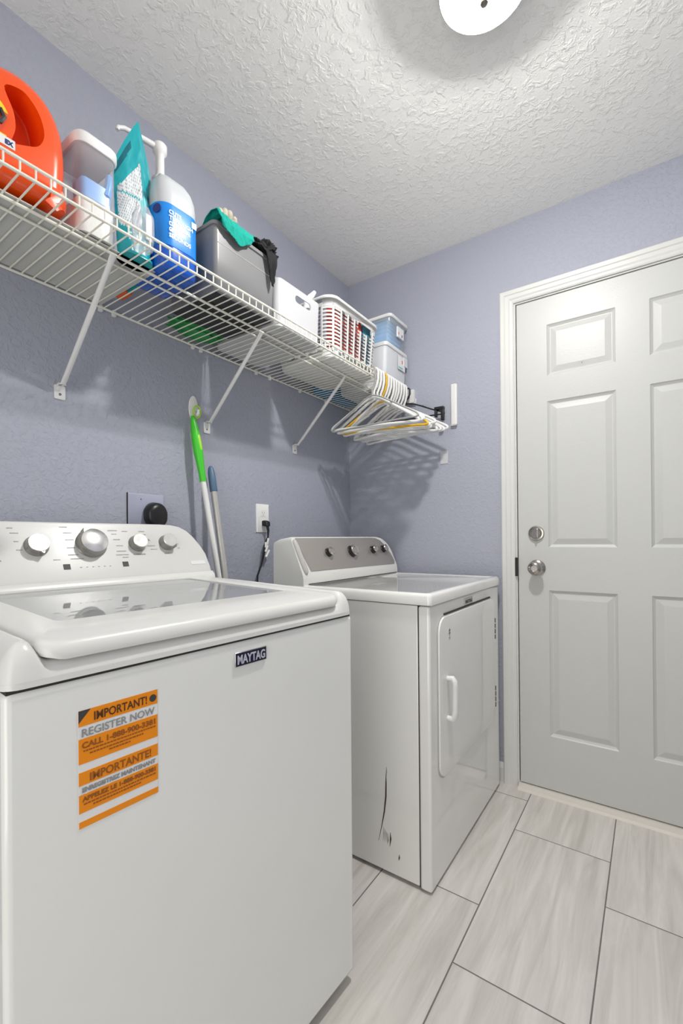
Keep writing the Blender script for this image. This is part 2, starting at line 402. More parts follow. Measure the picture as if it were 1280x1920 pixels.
# local: +X = forward, -X = depth, Y from -.70 (left) to 0 (right)
MB().box(-.60, 0, -.70, 0, .028, .886).build('cabinet', M_ENAM, W, bevel=.009, seg=4)
for x in (-.05, -.56):
    for y in (-.05, -.65): MB().lathe([(.018, 0), (.020, .006), (.012, .012), (.012, .03)], (x, y, 0)).build('leg', M_BLACK, W)
MB().box(-.598, -.004, -.696, -.004, .884, .890).build('seam_gap_shade', M_GAP, W)  # dark strip paints the shade in the seam below the top
def top_frame():
    b = MB(); NU, ND = 90, 70; u0, u1, d0, d1 = -.702, .002, -.003, .60; R = .030
    def corner(u, d):  # distance to the rounded outline
        rc = .022; cu = min(max(u, u0+rc), u1-rc); cd = min(max(d, d0+rc), d1-rc)
        dist = math.hypot(u-cu, d-cd)
        if dist > 0: return max(0, rc-dist)
        return min(u-u0, u1-u, d-d0, d1-d, 1)
    def S(t, a, b_): return 0 if t <= a else 1 if t >= b_ else (lambda q: q*q*(3-2*q))((t-a)/(b_-a))
    def hgt(u, d):
        side = max(S(u, -.055, -.03), 1-S(u, -.672, -.65))
        z = .920 + .026*side*(1) + .010*S(d, 0, .5)*(.3+.7*side)
        z = z + (.0)*d
        return z
    def sp(n, a, c):  # denser near the ends
        out = []
        for i in range(n+1):
            t = i/n; q = .5-.5*math.cos(PI*t); out.append(a+(c-a)*(.35*t+.65*q))
        return out
    US, DS = sp(NU, u0, u1), sp(ND, d0, d1); vs = []; fs = []
    for i, u in enumerate(US):
        for j, d in enumerate(DS):
            uu, dd = u, d
            rc = .022; cu = min(max(u, u0+rc), u1-rc); cd = min(max(d, d0+rc), d1-rc); ds = math.hypot(u-cu, d-cd)
            if ds > rc: uu, dd = cu+(u-cu)*rc/ds, cd+(d-cd)*rc/ds
            e = corner(uu, dd); q = max(0, 1-e/R); roll = math.sqrt(max(0, 1-q*q))
            zt = hgt(uu, dd)
            vs.append((-dd, uu, .893+(zt-.893)*roll))
    n = ND+1
    for i in range(NU):
        for j in range(ND): fs.append((i*n+j, (i+1)*n+j, (i+1)*n+j+1, i*n+j+1))
    b.add(vs, fs)
    ol = [(-y, x) for x, y in rr(u0, u1, d0, d1, .022, 5)]
    b.loft([[(x, y, .8895) for x, y in ol], [(x, y, .897) for x, y in ol]], cap1=False)
    return b.build('top_frame', M_PLAS, W, angle=60)
top_frame()
# lid: sloped ring with a glass window
def lid():
    def zt(d): # top surface height along the depth
        P = [(-.006, .931), (0, .938), (.02, .9435), (.105, .950), (.56, .963)]
        for (a, x), (c, y) in zip(P, P[1:]):
            if d <= c: return x+(y-x)*(d-a)/(c-a)
        return P[-1][1]
    outer = rr(-.662, -.042, -.004, .555, .030, 6)
    inner = rr(-.600, -.112, .112, .520, .014, 6)
    def ring(ol, ins, dz, ref):
        cx = -.352; cy = .28
        out = []
        for u, d in ol:
            sx = (abs(u-cx)-ins)/abs(u-cx) if abs(u-cx) > 1e-6 else 1; sy = (abs(d-cy)-ins)/abs(d-cy) if abs(d-cy) > .05 else 1
            U, D = cx+(u-cx)*sx, cy+(d-cy)*sy
            out.append((-D, U, zt(D)+dz))
        return out
    b = MB()
    b.loft([ring(outer, .006, -.022, 0), ring(outer, .001, -.018, 0), ring(outer, 0, -.012, 0), ring(outer, .001, -.005, 0), ring(outer, .005, -.0008, 0), ring(outer, .010, 0, 0),
            ring(inner, -.003, 0, 0), ring(inner, 0, -.0015, 0), ring(inner, 0, -.016, 0), ring(outer, .006, -.022, 0)], cap0=False, cap1=False)
    o = b.build('lid', M_PLAS, W, angle=50)
    il = inner
    g = MB().loft([[(-d, u, zt(d)-.0075) for u, d in il], [(-d, u, zt(d)-.0035) for u, d in il]])
    g.build('lid_glass', M_LIDGL, o, smooth=False)
    MB().lathe([(.004, 0), (.004, .003), (.002, .0045), (0, .0045)], (-.006, -.545, .922), (1, 0, .3), 12).build('bumper', M_WHITE, o)
    return o
lid()
# hinge strip behind the lid
MB().loft([[(a, y, b) for a, b in ((-.60, .90), (-.545, .90), (-.545, .950), (-.555, .956), (-.60, .962))] for y in (-.695, -.008)]).build('hinge_strip', M_PLAS, W, bevel=.003)
# console: outline in its slanted face plane, extruded backwards
FB, FT = Vector((-.540, 0, .950)), Vector((-.622, 0, 1.1225))      # face bottom / top
FV = (FT-FB).normalized(); FL = (FT-FB).length
def CF(u, z):  # point on the console face at height z
    t = (z-FB.z)/(FT.z-FB.z); p = FB+(FT-FB)*t; return Vector((p.x, u, p.z))
def cz(z): return (z-FB.z)/(FT.z-FB.z)*FL
ol = [(-.70, 0), (-.006, 0), (-.004, cz(.99)), (-.008, cz(1.03)), (-.019, cz(1.055)), (-.036, cz(1.083)), (-.056, cz(1.104)), (-.078, cz(1.1155)), (-.105, cz(1.121)), (-.14, FL), (-.56, FL), (-.64, cz(1.11)), (-.68, cz(1.07)), (-.695, cz(1.02))]
nout = Vector((0, 1, 0)).cross(FV)     # outward normal of the face
mt = frame(FB - nout*.030, (0, 1, 0), FV)
con = plate('console', [ol], .024, .006, M_PLASP, W, mt, res=4, angle=40)
MB().loft([[(a, y, min(b, zc)) for a, b in ((-.548, .952), (-.66, .952), (-.66, 1.09), (-.630, 1.106), (-.605, 1.06))] for y, zc in ((-.66, 1.02), (-.60, 1.106), (-.15, 1.106), (-.09, 1.085), (-.045, 1.02))]).build('console_back', M_PLAS, con, bevel=.004)
MB().loft([[(a, y, b) for a, b in ((-.53, .953), (-.534, .966), (-.546, .976), (-.555, .955))] for y in (-.697, -.006)]).build('console_ledge', M_PLAS, con, bevel=.002)
def washer_knob(u, z, r, h, ang, name='dial'):
    o = CF(u, z)+nout*.0
    b = MB(); b.lathe([(r*1.12, 0), (r*1.14, .003), (r*1.06, .006), (r, h*.6), (r*.99, h-.002), (r*.96, h)], o, nout, 40)
    k_ = b.build(name, M_KSIDE, con)
    MB().lathe([(r*.965, h-.0005), (r*.965, h+.001), (r*.93, h+.0018), (.0, h+.0015)], o, nout, 48, cap1=False).build('dial_face', M_SPUN, k_)
    a = math.radians(ang); dv = Vector((0, 1, 0))*math.cos(a)+FV*math.sin(a); sd = nout.cross(dv)
    b = MB(); b.loft([[o+nout*q+dv*s1+sd*s2 for s1, s2 in ((r*.7, -r*.45), (r*1.25, -r*.06), (r*1.25, r*.06), (r*.7, r*.45))] for q in (.004, h*.98)])
    b.build('pointer', M_KSIDE, k_, bevel=.001)
washer_knob(-.350, 1.063, .034, .026, 118)
for u, z, r, a in ((-.476, 1.060, .0235, -75), (-.226, 1.063, .0215, 5), (-.135, 1.064, .0215, -50), (-.577, 1.062, .0235, -60)): washer_knob(u, z, r, .022, a)
def mark(u0, u1, z, h, m, name='printed_text'):
    b = MB(); o0, o1 = CF(u0, z), CF(u1, z)
    b.loft([[p+FV*(-h/2)+nout*.0003, p+FV*(h/2)+nout*.0003, p+FV*(h/2)+nout*.0009, p+FV*(-h/2)+nout*.0009] for p in (o0, o1)]); return b
def addmark(u0, u1, z, h, m=M_PRINTL, name='printed_word'):
    mk = MB()
    # broken up like a printed word
    u = u0
    while u < u1:
        l = random.uniform(.0012, .0028)
        o0, o1 = CF(u, z), CF(min(u+l, u1), z); hh = h*random.uniform(.7, 1.0)
        mk.loft([[p+FV*(-hh/2)+nout*.0003, p+FV*(hh/2)+nout*.0003, p+FV*(hh/2)+nout*.0007, p+FV*(-hh/2)+nout*.0007] for p in (o0, o1)])
        u += l+.0009
    mk.build(name, m, con, smooth=False)
for u0, u1, z in ((-.418, -.400, 1.108), (-.412, -.392, 1.093), (-.410, -.390, 1.075), (-.410, -.390, 1.055), (-.410, -.385, 1.037), (-.406, -.375, 1.027),
                  (-.300, -.275, 1.100), (-.292, -.278, 1.090), (-.290, -.272, 1.075), (-.286, -.268, 1.058), (-.288, -.262, 1.043), (-.292, -.258, 1.033), (-.276, -.260, 1.026),
                  (-.262, -.246, 1.098), (-.214, -.196, 1.098), (-.212, -.194, 1.089), (-.200, -.184, 1.072), (-.198, -.174, 1.056), (-.190, -.170, 1.046),
                  (-.118, -.112, 1.092), (-.110, -.104, 1.080), (-.105, -.097, 1.060), (-.103, -.095, 1.048),
                  (-.530, -.518, 1.104), (-.525, -.508, 1.092), (-.520, -.510, 1.072), (-.518, -.506, 1.052), (-.445, -.430, 1.026)):
    addmark(u0, u1, z, .0026)
for u0, u1, z in ((-.244, -.208, 1.033), (-.150, -.126, 1.033), (-.60, -.55, 1.028)): addmark(u0, u1, z, .004, M_PRINT, 'printed_caption')
for i in range(6): addmark(-.388+i*.0145, -.384+i*.0145, 1.005, .002, M_PRINT, 'status_dash')
for u in (-.418, -.272):
    mark(u-.008, u+.008, 1.008, .0145, M_PRINTD).build('start_button' if u < -.3 else 'power_button', M_PRINTD, con, bevel=.0004)
mark(-.071, -.020, 1.002, .012, M_BAGW).build('small_notice_sticker', M_STW, con)
# badge
bd = MB().box(0, .003, -.355, -.280, .8405, .8665).build('brand_badge', M_CHROME, W, bevel=.0008)
M_BADGE = mat('badge_navy', (.008, .009, .03), .3)
MB().box(.0025, .0036, -.3535, -.2815, .842, .865).build('badge_face', M_BADGE, bd)
text('MAYTAG', 'lettering', .0225, mat('badge_silver', (.5, .5, .58), .4), bd, frame((.0038, -.3505, .8455), (0, 1, 0), (0, 0, 1)), width=.066, bold=.0006)
# registration sticker
SY0, SY1 = -.6165, -.5035
def SYt(z): return SY0
st = MB().box(.0002, .0006, SY0, SY1, .683, .842).build('registration_sticker', M_STW, W)
def stripe(z0, z1, m=M_ORL, y0=SY0, y1=SY1): MB().box(.0005, .0009, y0, y1, z0, z1).build('orange_stripe', m, st)
for z0, z1 in ((.8205, .842), (.7695, .8035), (.7405, .7585), (.7035, .7280), (.683, .6920)): stripe(z0, z1)
b = MB(); b.add([(.0011, SY0, .842), (.0011, SY0+.016, .842), (.0011, SY0, .825)], [(0, 1, 2)]); b.build('folded_corner_print', M_PRINTD, st)
def stx(s, z, h, w, y=SY0+.004, m=M_PRINTD, bold=.0004): text(s, 'lettering', h, m, st, frame((.0012, y, z), (0, 1, 0), (0, 0, 1)), width=w, ext=.0001, bold=bold)
M_OTX = mat('sticker_brown_text', (.30, .09, .01), .5)
stx('IMPORTANT!', .8248, .0165, .076, SY0+.020, mat('sticker_dark_text', (.10, .035, .01), .5), .0003)
MB().lathe([(.0055, 0), (.0055, .0003)], (.001, SY1-.0075, .8305), (1, 0, 0), 20).build('round_symbol', M_PRINTD, st)
stx('REGISTER NOW', .8060, .0150, .104, SY0+.004, M_PRINT, .0002)
stx('CALL 1-888-900-3381', .7905, .0110, .105, SY0+.004, M_OTX)
stx('IMPORTANTE!', .7435, .0155, .088, SY0+.014, M_OTX, .0003)
stx('ENREGISTREZ MAINTENANT', .7310, .0085, .105, SY0+.004, M_PRINT)
stx('APPELEZ LE 1-888-900-3381', .7185, .0085, .105, SY0+.004, M_OTX)
for z, a, c in ((.7855, .006, .107), (.7805, .014, .088), (.7760, .040, .070), (.7135, .006, .107), (.7090, .018, .085)):
    u = SY0+a; b = MB()
    while u < SY0+c:
        l = random.uniform(.002, .005); b.box(.0010, .0012, u, u+l, z, z+.002); u += l+.001
    b.build('fine_print_line', M_OTX, st, smooth=False)

# ================================================================ DRYER
D = empty('tumble_dryer', (.795, -.773, 0), 0, 'white clothes dryer with silver control panel beside the door', 'dryer')
DW, DD = .728, .665   # width along Y, depth along -X
MB().box(-DD, -.040, .002, DW-.002, .012, .866).build('cabinet', M_ENAMD, D, bevel=.003)
fp = MB().box(-.038, 0, 0, DW, .006, .866).build('front_panel', M_ENAMD, D, bevel=.008, seg=4)
MB().box(-.042, -.036, .004, DW-.004, .010, .864).build('panel_seam', M_GAP, D)
MB().box(-.60, -.006, .006, DW-.006, .864, .869).build('top_seam', M_GAP, D)
MB().box(-DD+.04, -.03, .04, DW-.04, .0, .013).build('base', M_GAP, D)
# worktop with rolled rim and slightly sunk field
def dtop():
    b = MB(); o = (-.60, .006, -.004, DW+.004)
    def ring(ins, z, r=.012): return [(x, y, z) for x, y in rr(o[0]-.03+ins, o[1]-ins, o[2]+ins, o[3]-ins, max(.002, r), 5)]
    b.loft([ring(0, .869), ring(-.0005, .873), ring(0, .893, .014), ring(.002, .899, .014), ring(.006, .903, .012), ring(.012, .9045, .012), ring(.020, .9045, .012), ring(.026, .9035, .01), ring(.032, .901, .01)])
    return b.build('worktop', M_ENAMD, D, angle=50)
dt = dtop()
MB().box(-.32, -.29, .19, .265, .9005, .9012).build('embossed_mark', M_PRINTL, dt)
# console
CB = [(-.632, .902), (-.632, 1.050), (-.628, 1.060), (-.600, 1.072), (-.560, 1.079), (-.551, 1.080), (-.546, 1.076), (-.489, .942), (-.486, .925), (-.486, .902)]
def cons():
    b = MB()
    def sec(y, top): # lower the top near the right end so the corner is round
        out = []
        for x, z in CB:
            if z > 1.0: z2 = min(z, top)
            else: z2 = z
            xx = x
            if z2 < z and x > -.58: xx = x+(z-z2)*(.057/.134)
            out.append((xx, y, z2))
        return out
    loops = [sec(.000, 1.066), sec(.003, 1.076), sec(.008, 1.09), sec(.55, 1.09)]
    for i in range(0, 9):
        a = i/8*PI/2; loops.append(sec(.620+.105*math.sin(a), 1.080-.075*(1-math.cos(a))))
    return b.loft(loops).build('console', M_PLAS, D, angle=40)
dcon = cons()
n2 = Vector((.14, 0, .06)).normalized(); fv = Vector((-.06, 0, .14)).normalized()
def DF(y, z): return Vector((-.489-(z-.942)*(.057/.134), y, z))
fl = lambda z: (z-.942)/fv.z
pol = [(.052, fl(.952)), (.700, fl(.948)), (.712, fl(.960)), (.706, fl(.985)), (.690, fl(1.015)), (.672, fl(1.040)), (.645, fl(1.062)), (.605, fl(1.0735)), (.56, fl(1.075)), (.024, fl(1.075)), (.022, fl(1.068))]
plate('control_panel', [pol], .0015, .0008, M_SILV, dcon, frame(DF(0, .942)+n2*.0012, (0, 1, 0), fv), angle=40)
# rounded end trim bar
MB().tube([DF(.012+t*.010, 1.070-t*.128)+n2*.001 for t in (0, .04, .1, .5, .9, .96, 1)], [.004, .0085, .011, .012, .011, .0085, .004], 16).build('end_trim', M_GREYP, dcon, angle=70)
MB().box(-.492, -.484, .03, DW-.012, .9045, .9075).build('console_gap', M_GAP, dcon)
def dk(y, z, r):
    o = DF(y, z)+n2*.0015
    k_ = MB().lathe([(r*1.15, 0), (r*1.12, .004), (r, .006), (r*.98, .020), (r*.92, .022)], o, n2, 32).build('dial', M_BLACK, dcon)
    MB().lathe([(r*1.0, .0195), (r*1.0, .0225), (r*.90, .0245), (r*.78, .0235), (r*.78, .0225)], o, n2, 36, cap0=False, cap1=False).build('dial_ring', M_CHROME, k_)
    b = MB(); b.lathe([(r*.80, .021), (r*.80, .0232), (0, .0232)], o, n2, 32, cap1=False); b.build('dial_face', M_SILV, k_)
    b = MB(); p = o+n2*.024+fv*r*.55; b.lathe([(r*.12, 0), (r*.12, .0006)], p, n2, 12); b.build('dial_dot', M_PRINTD, k_)
for y, z, r in ((.194, 1.016, .0165), (.364, 1.016, .0235), (.541, 1.018, .0165), (.640, 1.020, .0165)): dk(y, z, r)
def dm(y0, y1, z, h):
    mk = MB(); u = y0
    while u < y1:
        l = random.uniform(.0015, .003); a, c = DF(u, z)+n2*.0024, DF(min(u+l, y1), z)+n2*.0024
        mk.loft([[p, p+fv*h, p+fv*h+n2*.0004, p+n2*.0004] for p in (a, c)]); u += l+.001
    mk.build('printed_word', M_PRINT, dcon, smooth=False)
for a in ((.182, .206, .985, .003), (.350, .378, .978, .003), (.530, .552, .988, .003), (.63, .65, .990, .003), (.262, .268, 1.044, .005), (.30, .33, 1.052, .0025), (.41, .44, 1.050, .0025), (.31, .33, 1.044, .002), (.40, .43, 1.035, .002)): dm(*a)
text('MAYTAG', 'lettering', .010, M_PRINTD, dcon, frame(DF(.106, .962)+n2*.0026, (0, 1, 0), fv), width=.052, bold=.0004)
# dryer door: slab over a grey plate that paints the shadow gap
dol = rr(.060, .650, .317, .822, .050, 8)
MB().loft([[(.0004, y, z) for y, z in rr(.0545, .6525, .3115, .8275, .054, 8)], [(.0012, y, z) for y, z in rr(.0545, .6525, .3115, .8275, .054, 8)]]).build('door_gap_shade', M_GREYP, fp)
dd = plate('door', [dol], .0020, .0022, M_ENAMD, D, frame((.0022, 0, 0), (0, 1, 0), (0, 0, 1)), angle=50)
# dark strip painted as the top recess shadow line
MB().box(.0006, .0030, .108, .600, .8255, .8310).build('recess_shadow_strip', M_GAP, fp)
hd = MB().tube([(.006, .122, .622), (.024, .122, .624), (.030, .122, .614), (.032, .122, .600), (.032, .122, .52), (.030, .122, .504), (.024, .122, .494), (.006, .122, .496)], [.008, .0095, .0100, .0095, .0095, .0100, .0095, .008], 14).build('handle', M_WHITE, dd, angle=70)
for z in (.690, .405):
    for q in range(4): MB().box(.0005, .0045, .667, .672, z-.045+q*.023, z-.045+q*.023+.018).build('hinge', M_NICKD, fp, bevel=.0005)
mk = MB()
mk.box(.0065, .0070, .136, .150, .770, .774).box(.0065, .0070, .140, .146, .755, .778).box(.0065, .0070, .134, .152, .762, .765).box(.0065, .0070, .139, .148, .745, .752)
mk.build('door_symbol', M_PRINTL, dd, smooth=False)
bd = MB().box(0, .003, .300, .384, .8395+.0, .8615).build('brand_badge', M_GREYP, fp, bevel=.0006)
bd.location = (0, 0, -.006)
text('MAYTAG', 'lettering', .016, M_BLACK, bd, frame((.0032, .306, .8445), (0, 1, 0), (0, 0, 1)), width=.072, bold=.0008)
# rust scuffs on the dryer's left side
def scuff(pts, w, name='rust_scuff', m=M_SCUFF):
    b = MB(); L = []
    for i, (x, z) in enumerate(pts):
        t = i/(len(pts)-1); ww = w*(math.sin(PI*min(1, t*1.1+.05))**.6 if 0 < i < len(pts)-1 else .12)
        L.append([(x-.795-ww, .0012, z), (x-.795+ww, .0012, z), (x-.795+ww, .0018, z), (x-.795-ww, .0018, z)])
    b.loft(L).build(name, m, D)
scuff([(.641, .325), (.641, .29), (.640, .25), (.634, .20), (.624, .15), (.612, .10)], .0026)
scuff([(.643, .345), (.643, .33), (.642, .31)], .0018, 'pale_scuff', M_SCUFFL)
scuff([(.655, .140), (.656, .120), (.653, .095)], .0028)
scuff([(.647, .125), (.647, .112), (.645, .100)], .0018, 'pale_scuff', M_SCUFFL)
scuff([(.686, .082), (.686, .072), (.684, .063)], .0022)
for i in range(5): scuff([(.630+i*.004, .15-i*.004), (.630+i*.004, .13), (.628+i*.004, .105)], .0009, 'pale_scuff', M_SCUFFL)

# ================================================================ WIRE SHELF
ZS = 1.766
S = empty('wire_shelf', (0, -1.0, ZS), 0, 'white wire shelf with diagonal braces running along the lavender wall', 'shelf')
Y0, Y1 = -2.15, -.006
def rod(name, x, z, r, y0=Y0, y1=Y1, m=M_WIRE): return MB().tube([(x, y0+1, z), (x, y1+1, z)], r, 10).build(name, m, S)
rod('rear_rod', .008, -.002, .0034); rod('middle_rod', .245, -.004, .0030); rod('support_rod', .283, -.004, .0036)
rod('front_rod', .372, .0, .0034); rod('lip_rod', .372, .026, .0034)
b = MB(); y = Y0; P_ = .0266
while y < Y1:
    b.tube([(.006, y+1, .0015), (.366, y+1, .0015), (.3705, y+1, .003), (.3715, y+1, .008), (.3715, y+1, .025)], .0019, 6); y += P_
b.build('deck_wires', M_WIRE, S)
for y in (-1.945, -1.447, -.950, -.457):
    br = MB(); A = Vector((.022, y+1, 1.502-ZS)); Bq = Vector((.286, y+1, -.006))
    dv = (Bq-A).normalized(); sd = Vector((0, 1, 0)); nn = dv.cross(sd)
    # rolled steel brace: flattened tube with squashed ends
    L = []
    for t, wv, hv in ((0, .007, .0022), (.05, .0075, .003), (.10, .0068, .006), (.5, .0068, .0065), (.93, .0068, .006), (.97, .008, .0025), (1.0, .008, .002)):
        p = A+(Bq-A)*t; L.append([p+sd*wv*math.cos(2*PI*q/14)+nn*hv*math.sin(2*PI*q/14) for q in range(14)])
    br.loft(L); bo = br.build('brace', M_WIRE2, S, angle=60)
    wp = MB().loft([[(x, a+y+1, c+1.484-ZS) for a, c in rr(-.0145, .0145, -.020, .019, .004, 4)] for x in (0, .003)])
    wp.tube([(.003, y+1-.006, 1.503-ZS), (.012, y+1-.006, 1.505-ZS), (.022, y+1-.006, 1.502-ZS)], .003, 6).tube([(.003, y+1+.006, 1.503-ZS), (.012, y+1+.006, 1.505-ZS), (.022, y+1+.006, 1.502-ZS)], .003, 6)
    wp.build('wall_plate', M_WIRE2, bo, bevel=.0006)
    MB().lathe([(.0035, 0), (.0035, .001), (.002, .002), (0, .002)], (.003, y+1, 1.478-ZS), (1, 0, 0), 10, cap1=False).build('screw', M_NICKD, bo)
for y in (-1.90, -1.62, -1.335, -1.295, -1.01, -.975, -.70, -.62, -.42, -.22):
    c = MB().loft([[(x, a+y+1, z_) for a, z_ in rr(-.006, .006, -.013, .006, .003, 3)] for x in (0, .009)]); c.lathe([(.004, 0), (.003, .002)], (.009, y+1, -.008), (1, 0, 0), 8)
    c.build('wall_clip', M_WIRE2, S, bevel=.0008)
# end bracket on the back wall that carries the rods
eb = MB().box(.350, .392, .978, .9995, -.030, .034).tube([(.372, .985, -.028), (.400, .985, -.034), (.402, .985, -.012)], .003, 6)
eb.build('end_bracket', M_WHITE, S, bevel=.004)

ZT = ZS+.0038   # top of the deck wires
o = MB().box(.013, .288, -2.14, -1.336, ZT, ZT+.0022).build('shelf_liner', M_CARD, smooth=False)
tag(o, 'pale grey liner sheet under the detergent on the wire shelf', 'shelf liner')
ZL = ZT+.0024

# ================================================================ ITEMS ON THE SHELF
# --- orange detergent jug
J = empty('detergent_jug', (.245, -1.68, ZL), 0, 'orange laundry detergent jug with navy cap at left shelf end', 'detergent jug')
def jug_body():
    # outline in (Y,z) plane, local to jug
    pts = [(-.11, .010), (-.098, 0), (.112, 0), (.121, .010), (.125, .06), (.126, .11), (.124, .155), (.119, .185), (.107, .214), (.090, .236), (.068, .249), (.045, .254), (.020, .252), (-.004, .244), (-.03, .240), (-.07, .225), (-.10, .19), (-.118, .14), (-.118, .06)]
    # smooth the outline with a closed Catmull-Rom
    out = []; n = len(pts)
    for i in range(n):
        p0, p1, p2, p3 = [Vector(pts[(i+k_) % n]) for k_ in (-1, 0, 1, 2)]
        for q in range(4):
            t = q/4; out.append(tuple(.5*((2*p1)+(-p0+p2)*t+(2*p0-5*p1+4*p2-p3)*t*t+(-p0+3*p1-3*p2+p3)*t**3)))
    body = plate('body', [out], .030, .032, M_ORANGE, J, frame((.005, 0, .0), (0, 1, 0), (0, 0, 1)), res=6, angle=70)
    hol = [(.012, .198), (.040, .214), (.058, .208), (.074, .188), (.082, .160), (.080, .135), (.068, .112), (.045, .098), (.022, .090), (.028, .12), (.026, .155)]
    hh = []; n = len(hol)
    for i in range(n):
        p0, p1, p2, p3 = [Vector(hol[(i+k_) % n]) for k_ in (-1, 0, 1, 2)]
        for q in range(4):
            t = q/4; hh.append(tuple(.5*((2*p1)+(-p0+p2)*t+(2*p0-5*p1+4*p2-p3)*t*t+(-p0+3*p1-3*p2+p3)*t**3)))
    cut = plate('cutter', [hh], .06, .004, M_ORANGE, None, frame((.062, 0, 0), (0, 1, 0), (0, 0, 1)))
    zmin = min(v.co.z for v in body.data.vertices)
    for v in body.data.vertices: v.co.z = (v.co.z-zmin)*.262/(.262-zmin)
    for v in body.data.vertices:
        k_ = 1-.25*max(0, (v.co.z-.12)/.14); v.co.x = .005+(v.co.x-.005)*k_
        v.co.y = v.co.y*.97
    for v in cut.data.vertices: v.co.y = v.co.y*.97-.004; v.co.z = v.co.z*1.0
    boolean(body, cut)
    bvm = body.modifiers.new('soft', 'BEVEL'); bvm.width = .006; bvm.segments = 3; bvm.angle_limit = math.radians(50)
    return body
jb_ = jug_body()
MB().lathe([(.036, .205), (.037, .215), (.037, .268), (.034, .273), (.0, .273)], (-.02, -.028, 0), n=40, cap1=False).build('cap', M_NAVY, J)
MB().lathe([(.041, .196), (.042, .214), (.038, .222)], (-.02, -.028, 0), n=40).build('spout_collar', M_WHITE, J)
lb = MB().lathe([(.050, 0), (.050, .0012)], (.0645, -.034, .121), (1, 0, .05), 48).build('label_ring', M_YELL, J)
MB().lathe([(.040, .001), (.040, .0024)], (.0645, -.034, .121), (1, 0, .05), 48).build('label_disc', M_REDL, lb)
MB().tube([(.0690, -.014, .095), (.0690, -.012, .132), (.0690, -.002, .138), (.0690, .004, .127), (.0690, -.002, .114), (.0690, -.013, .112)], .0042, 6).build('label_letter', M_PRINTD, lb)
MB().box(.063, .0680, -.045, .022, .074, .092).build('strip_label', M_STW, J)
text('EX', 'lettering', .012, M_NAVY, J, frame((.0684, .005, .078), (0, 1, 0), (0, 0, 1)), width=.014, bold=.0006)

# --- clear storage container with white lid
C = empty('storage_container', (.245, -1.487, ZL), 0, 'clear plastic container with rounded white lid holding white powder', 'storage container')
def rl(x0, x1, y0, y1, z, r, n=6): return [(x, y, z) for x, y in rr(x0, x1, y0, y1, r, n)]
MB().loft([rl(-.062, .050, -.040, .040, .004, .018), rl(-.066, .054, -.043, .043, .0, .02), rl(-.066, .054, -.044, .044, .205, .02)], cap1=False).build('body', M_CLEAR, C)
MB().loft([rl(-.070, .058, -.048, .046, .200, .024), rl(-.071, .0595, -.0495, .0495, .204, .025), rl(-.071, .0595, -.0495, .0495, .222, .025), rl(-.067, .0555, -.0455, .0455, .227, .022), rl(-.05, .04, -.03, .03, .228, .015)]).build('lid', M_WHITE, C)
cp = MB(); cp.loft([rl(-.060, .050, -.0395, .0395, .004, .017), rl(-.062, .0515, -.0405, .0405, .082, .018), rl(-.03, .02, -.02, .02, .092, .01)]); cp.build('powder', M_POW, C)
sc = MB(); sc.loft([rl(.000, .050, -.034, .030, .084, .008), rl(-.002, .0525, -.036, .034, .126, .009), rl(.001, .049, -.033, .031, .125, .008), rl(.003, .047, -.031, .029, .090, .007)])
sc.tube([(.046, .020, .11), (.0465, .026, .14), (.0455, .028, .165)], [.010, .0085, .007], 8)
sc.build('scoop', M_SCOOP, C, bevel=.001)

# --- teal pouch
G = empty('refill_pouch', (.282, -1.392, ZT), 0, 'teal refill pouch with white text panel and pointed folded top', 'pouch')
def pouch():
    NS, NT = 44, 60
    top = [(0, .225), (.3, .300), (.55, .355), (.68, .378), (.85, .315), (1, .255)]
    def tp(s):
        for (a, x), (c, y) in zip(top, top[1:]):
            if s <= c+1e-6: return x+(y-x)*(s-a)/(c-a)
        return top[-1][1]
    vs = []; fs = []; ms = []
    for side in (0, 1):
        for i in range(NS+1):
            for j in range(NT+1):
                s, t = i/NS, j/NT
                y = -.043+.087*s + .014*t*(s-.35); z = tp(s)*t
                wd = (1-(2*s-1)**4)*(1-t**1.6)*.022 + (.013*(1-(2*s-1)**6) if t < .02 else 0)
                nz = noise.noise(Vector((s*3, t*5, side*4)))*.004 + noise.noise(Vector((s*9, t*12, side*4)))*.0022
                x = (wd+nz*min(1, t*6)*min(1, (1-t)*8)) if side == 0 else -(wd*.9+nz*min(1, t*6)*min(1, (1-t)*8)); x += -.012*t if side == 0 else -.012*t
                vs.append((x, y, z))
        off = side*(NS+1)*(NT+1)
        for i in range(NS):
            for j in range(NT):
                a = off+i*(NT+1)+j; f = (a, a+NT+1, a+NT+2, a+1); fs.append(f if side == 0 else f[::-1])
                s, z = (i+.5)/NS, tp((i+.5)/NS)*(j+.5)/NT; m = 0
                if side == 0:
                    e = .135+.16*s            # slanted upper edge of the white panel
                    if .04 < s < .60 and .070 < z < .155: m = 1 if int(z*420) % 3 else 3
                    if s > .62 and .05 < z < .17: m = 2
                    if .06 < s < .66 and .160 < z < .178+.155*s-.02: m = 1 if int(z*420) % 4 else 3
                    if .0 < s < .45 and .190+.22*s < z < .212+.22*s: m = 4
                    if s > .68 and .175 < z < .190: m = 4
                    if z < .035: m = 0
                ms.append(m)
    # bottom
    b = MB(); b.add(vs, fs); b.m = ms
    n = NT+1; o1 = (NS+1)*n
    bf = [(i*n, o1+i*n, o1+(i+1)*n, (i+1)*n) for i in range(NS)]
    b.f += bf; b.m += [0]*len(bf)
    return b.build('pouch_body', [M_TEAL, M_BAGW, M_TEALL, M_PRINTL, M_TEALD], G, angle=80)
pouch()
MB().box(.0215, .0235, .018, .034, .060, .125).build('side_print', M_BAGW, G)
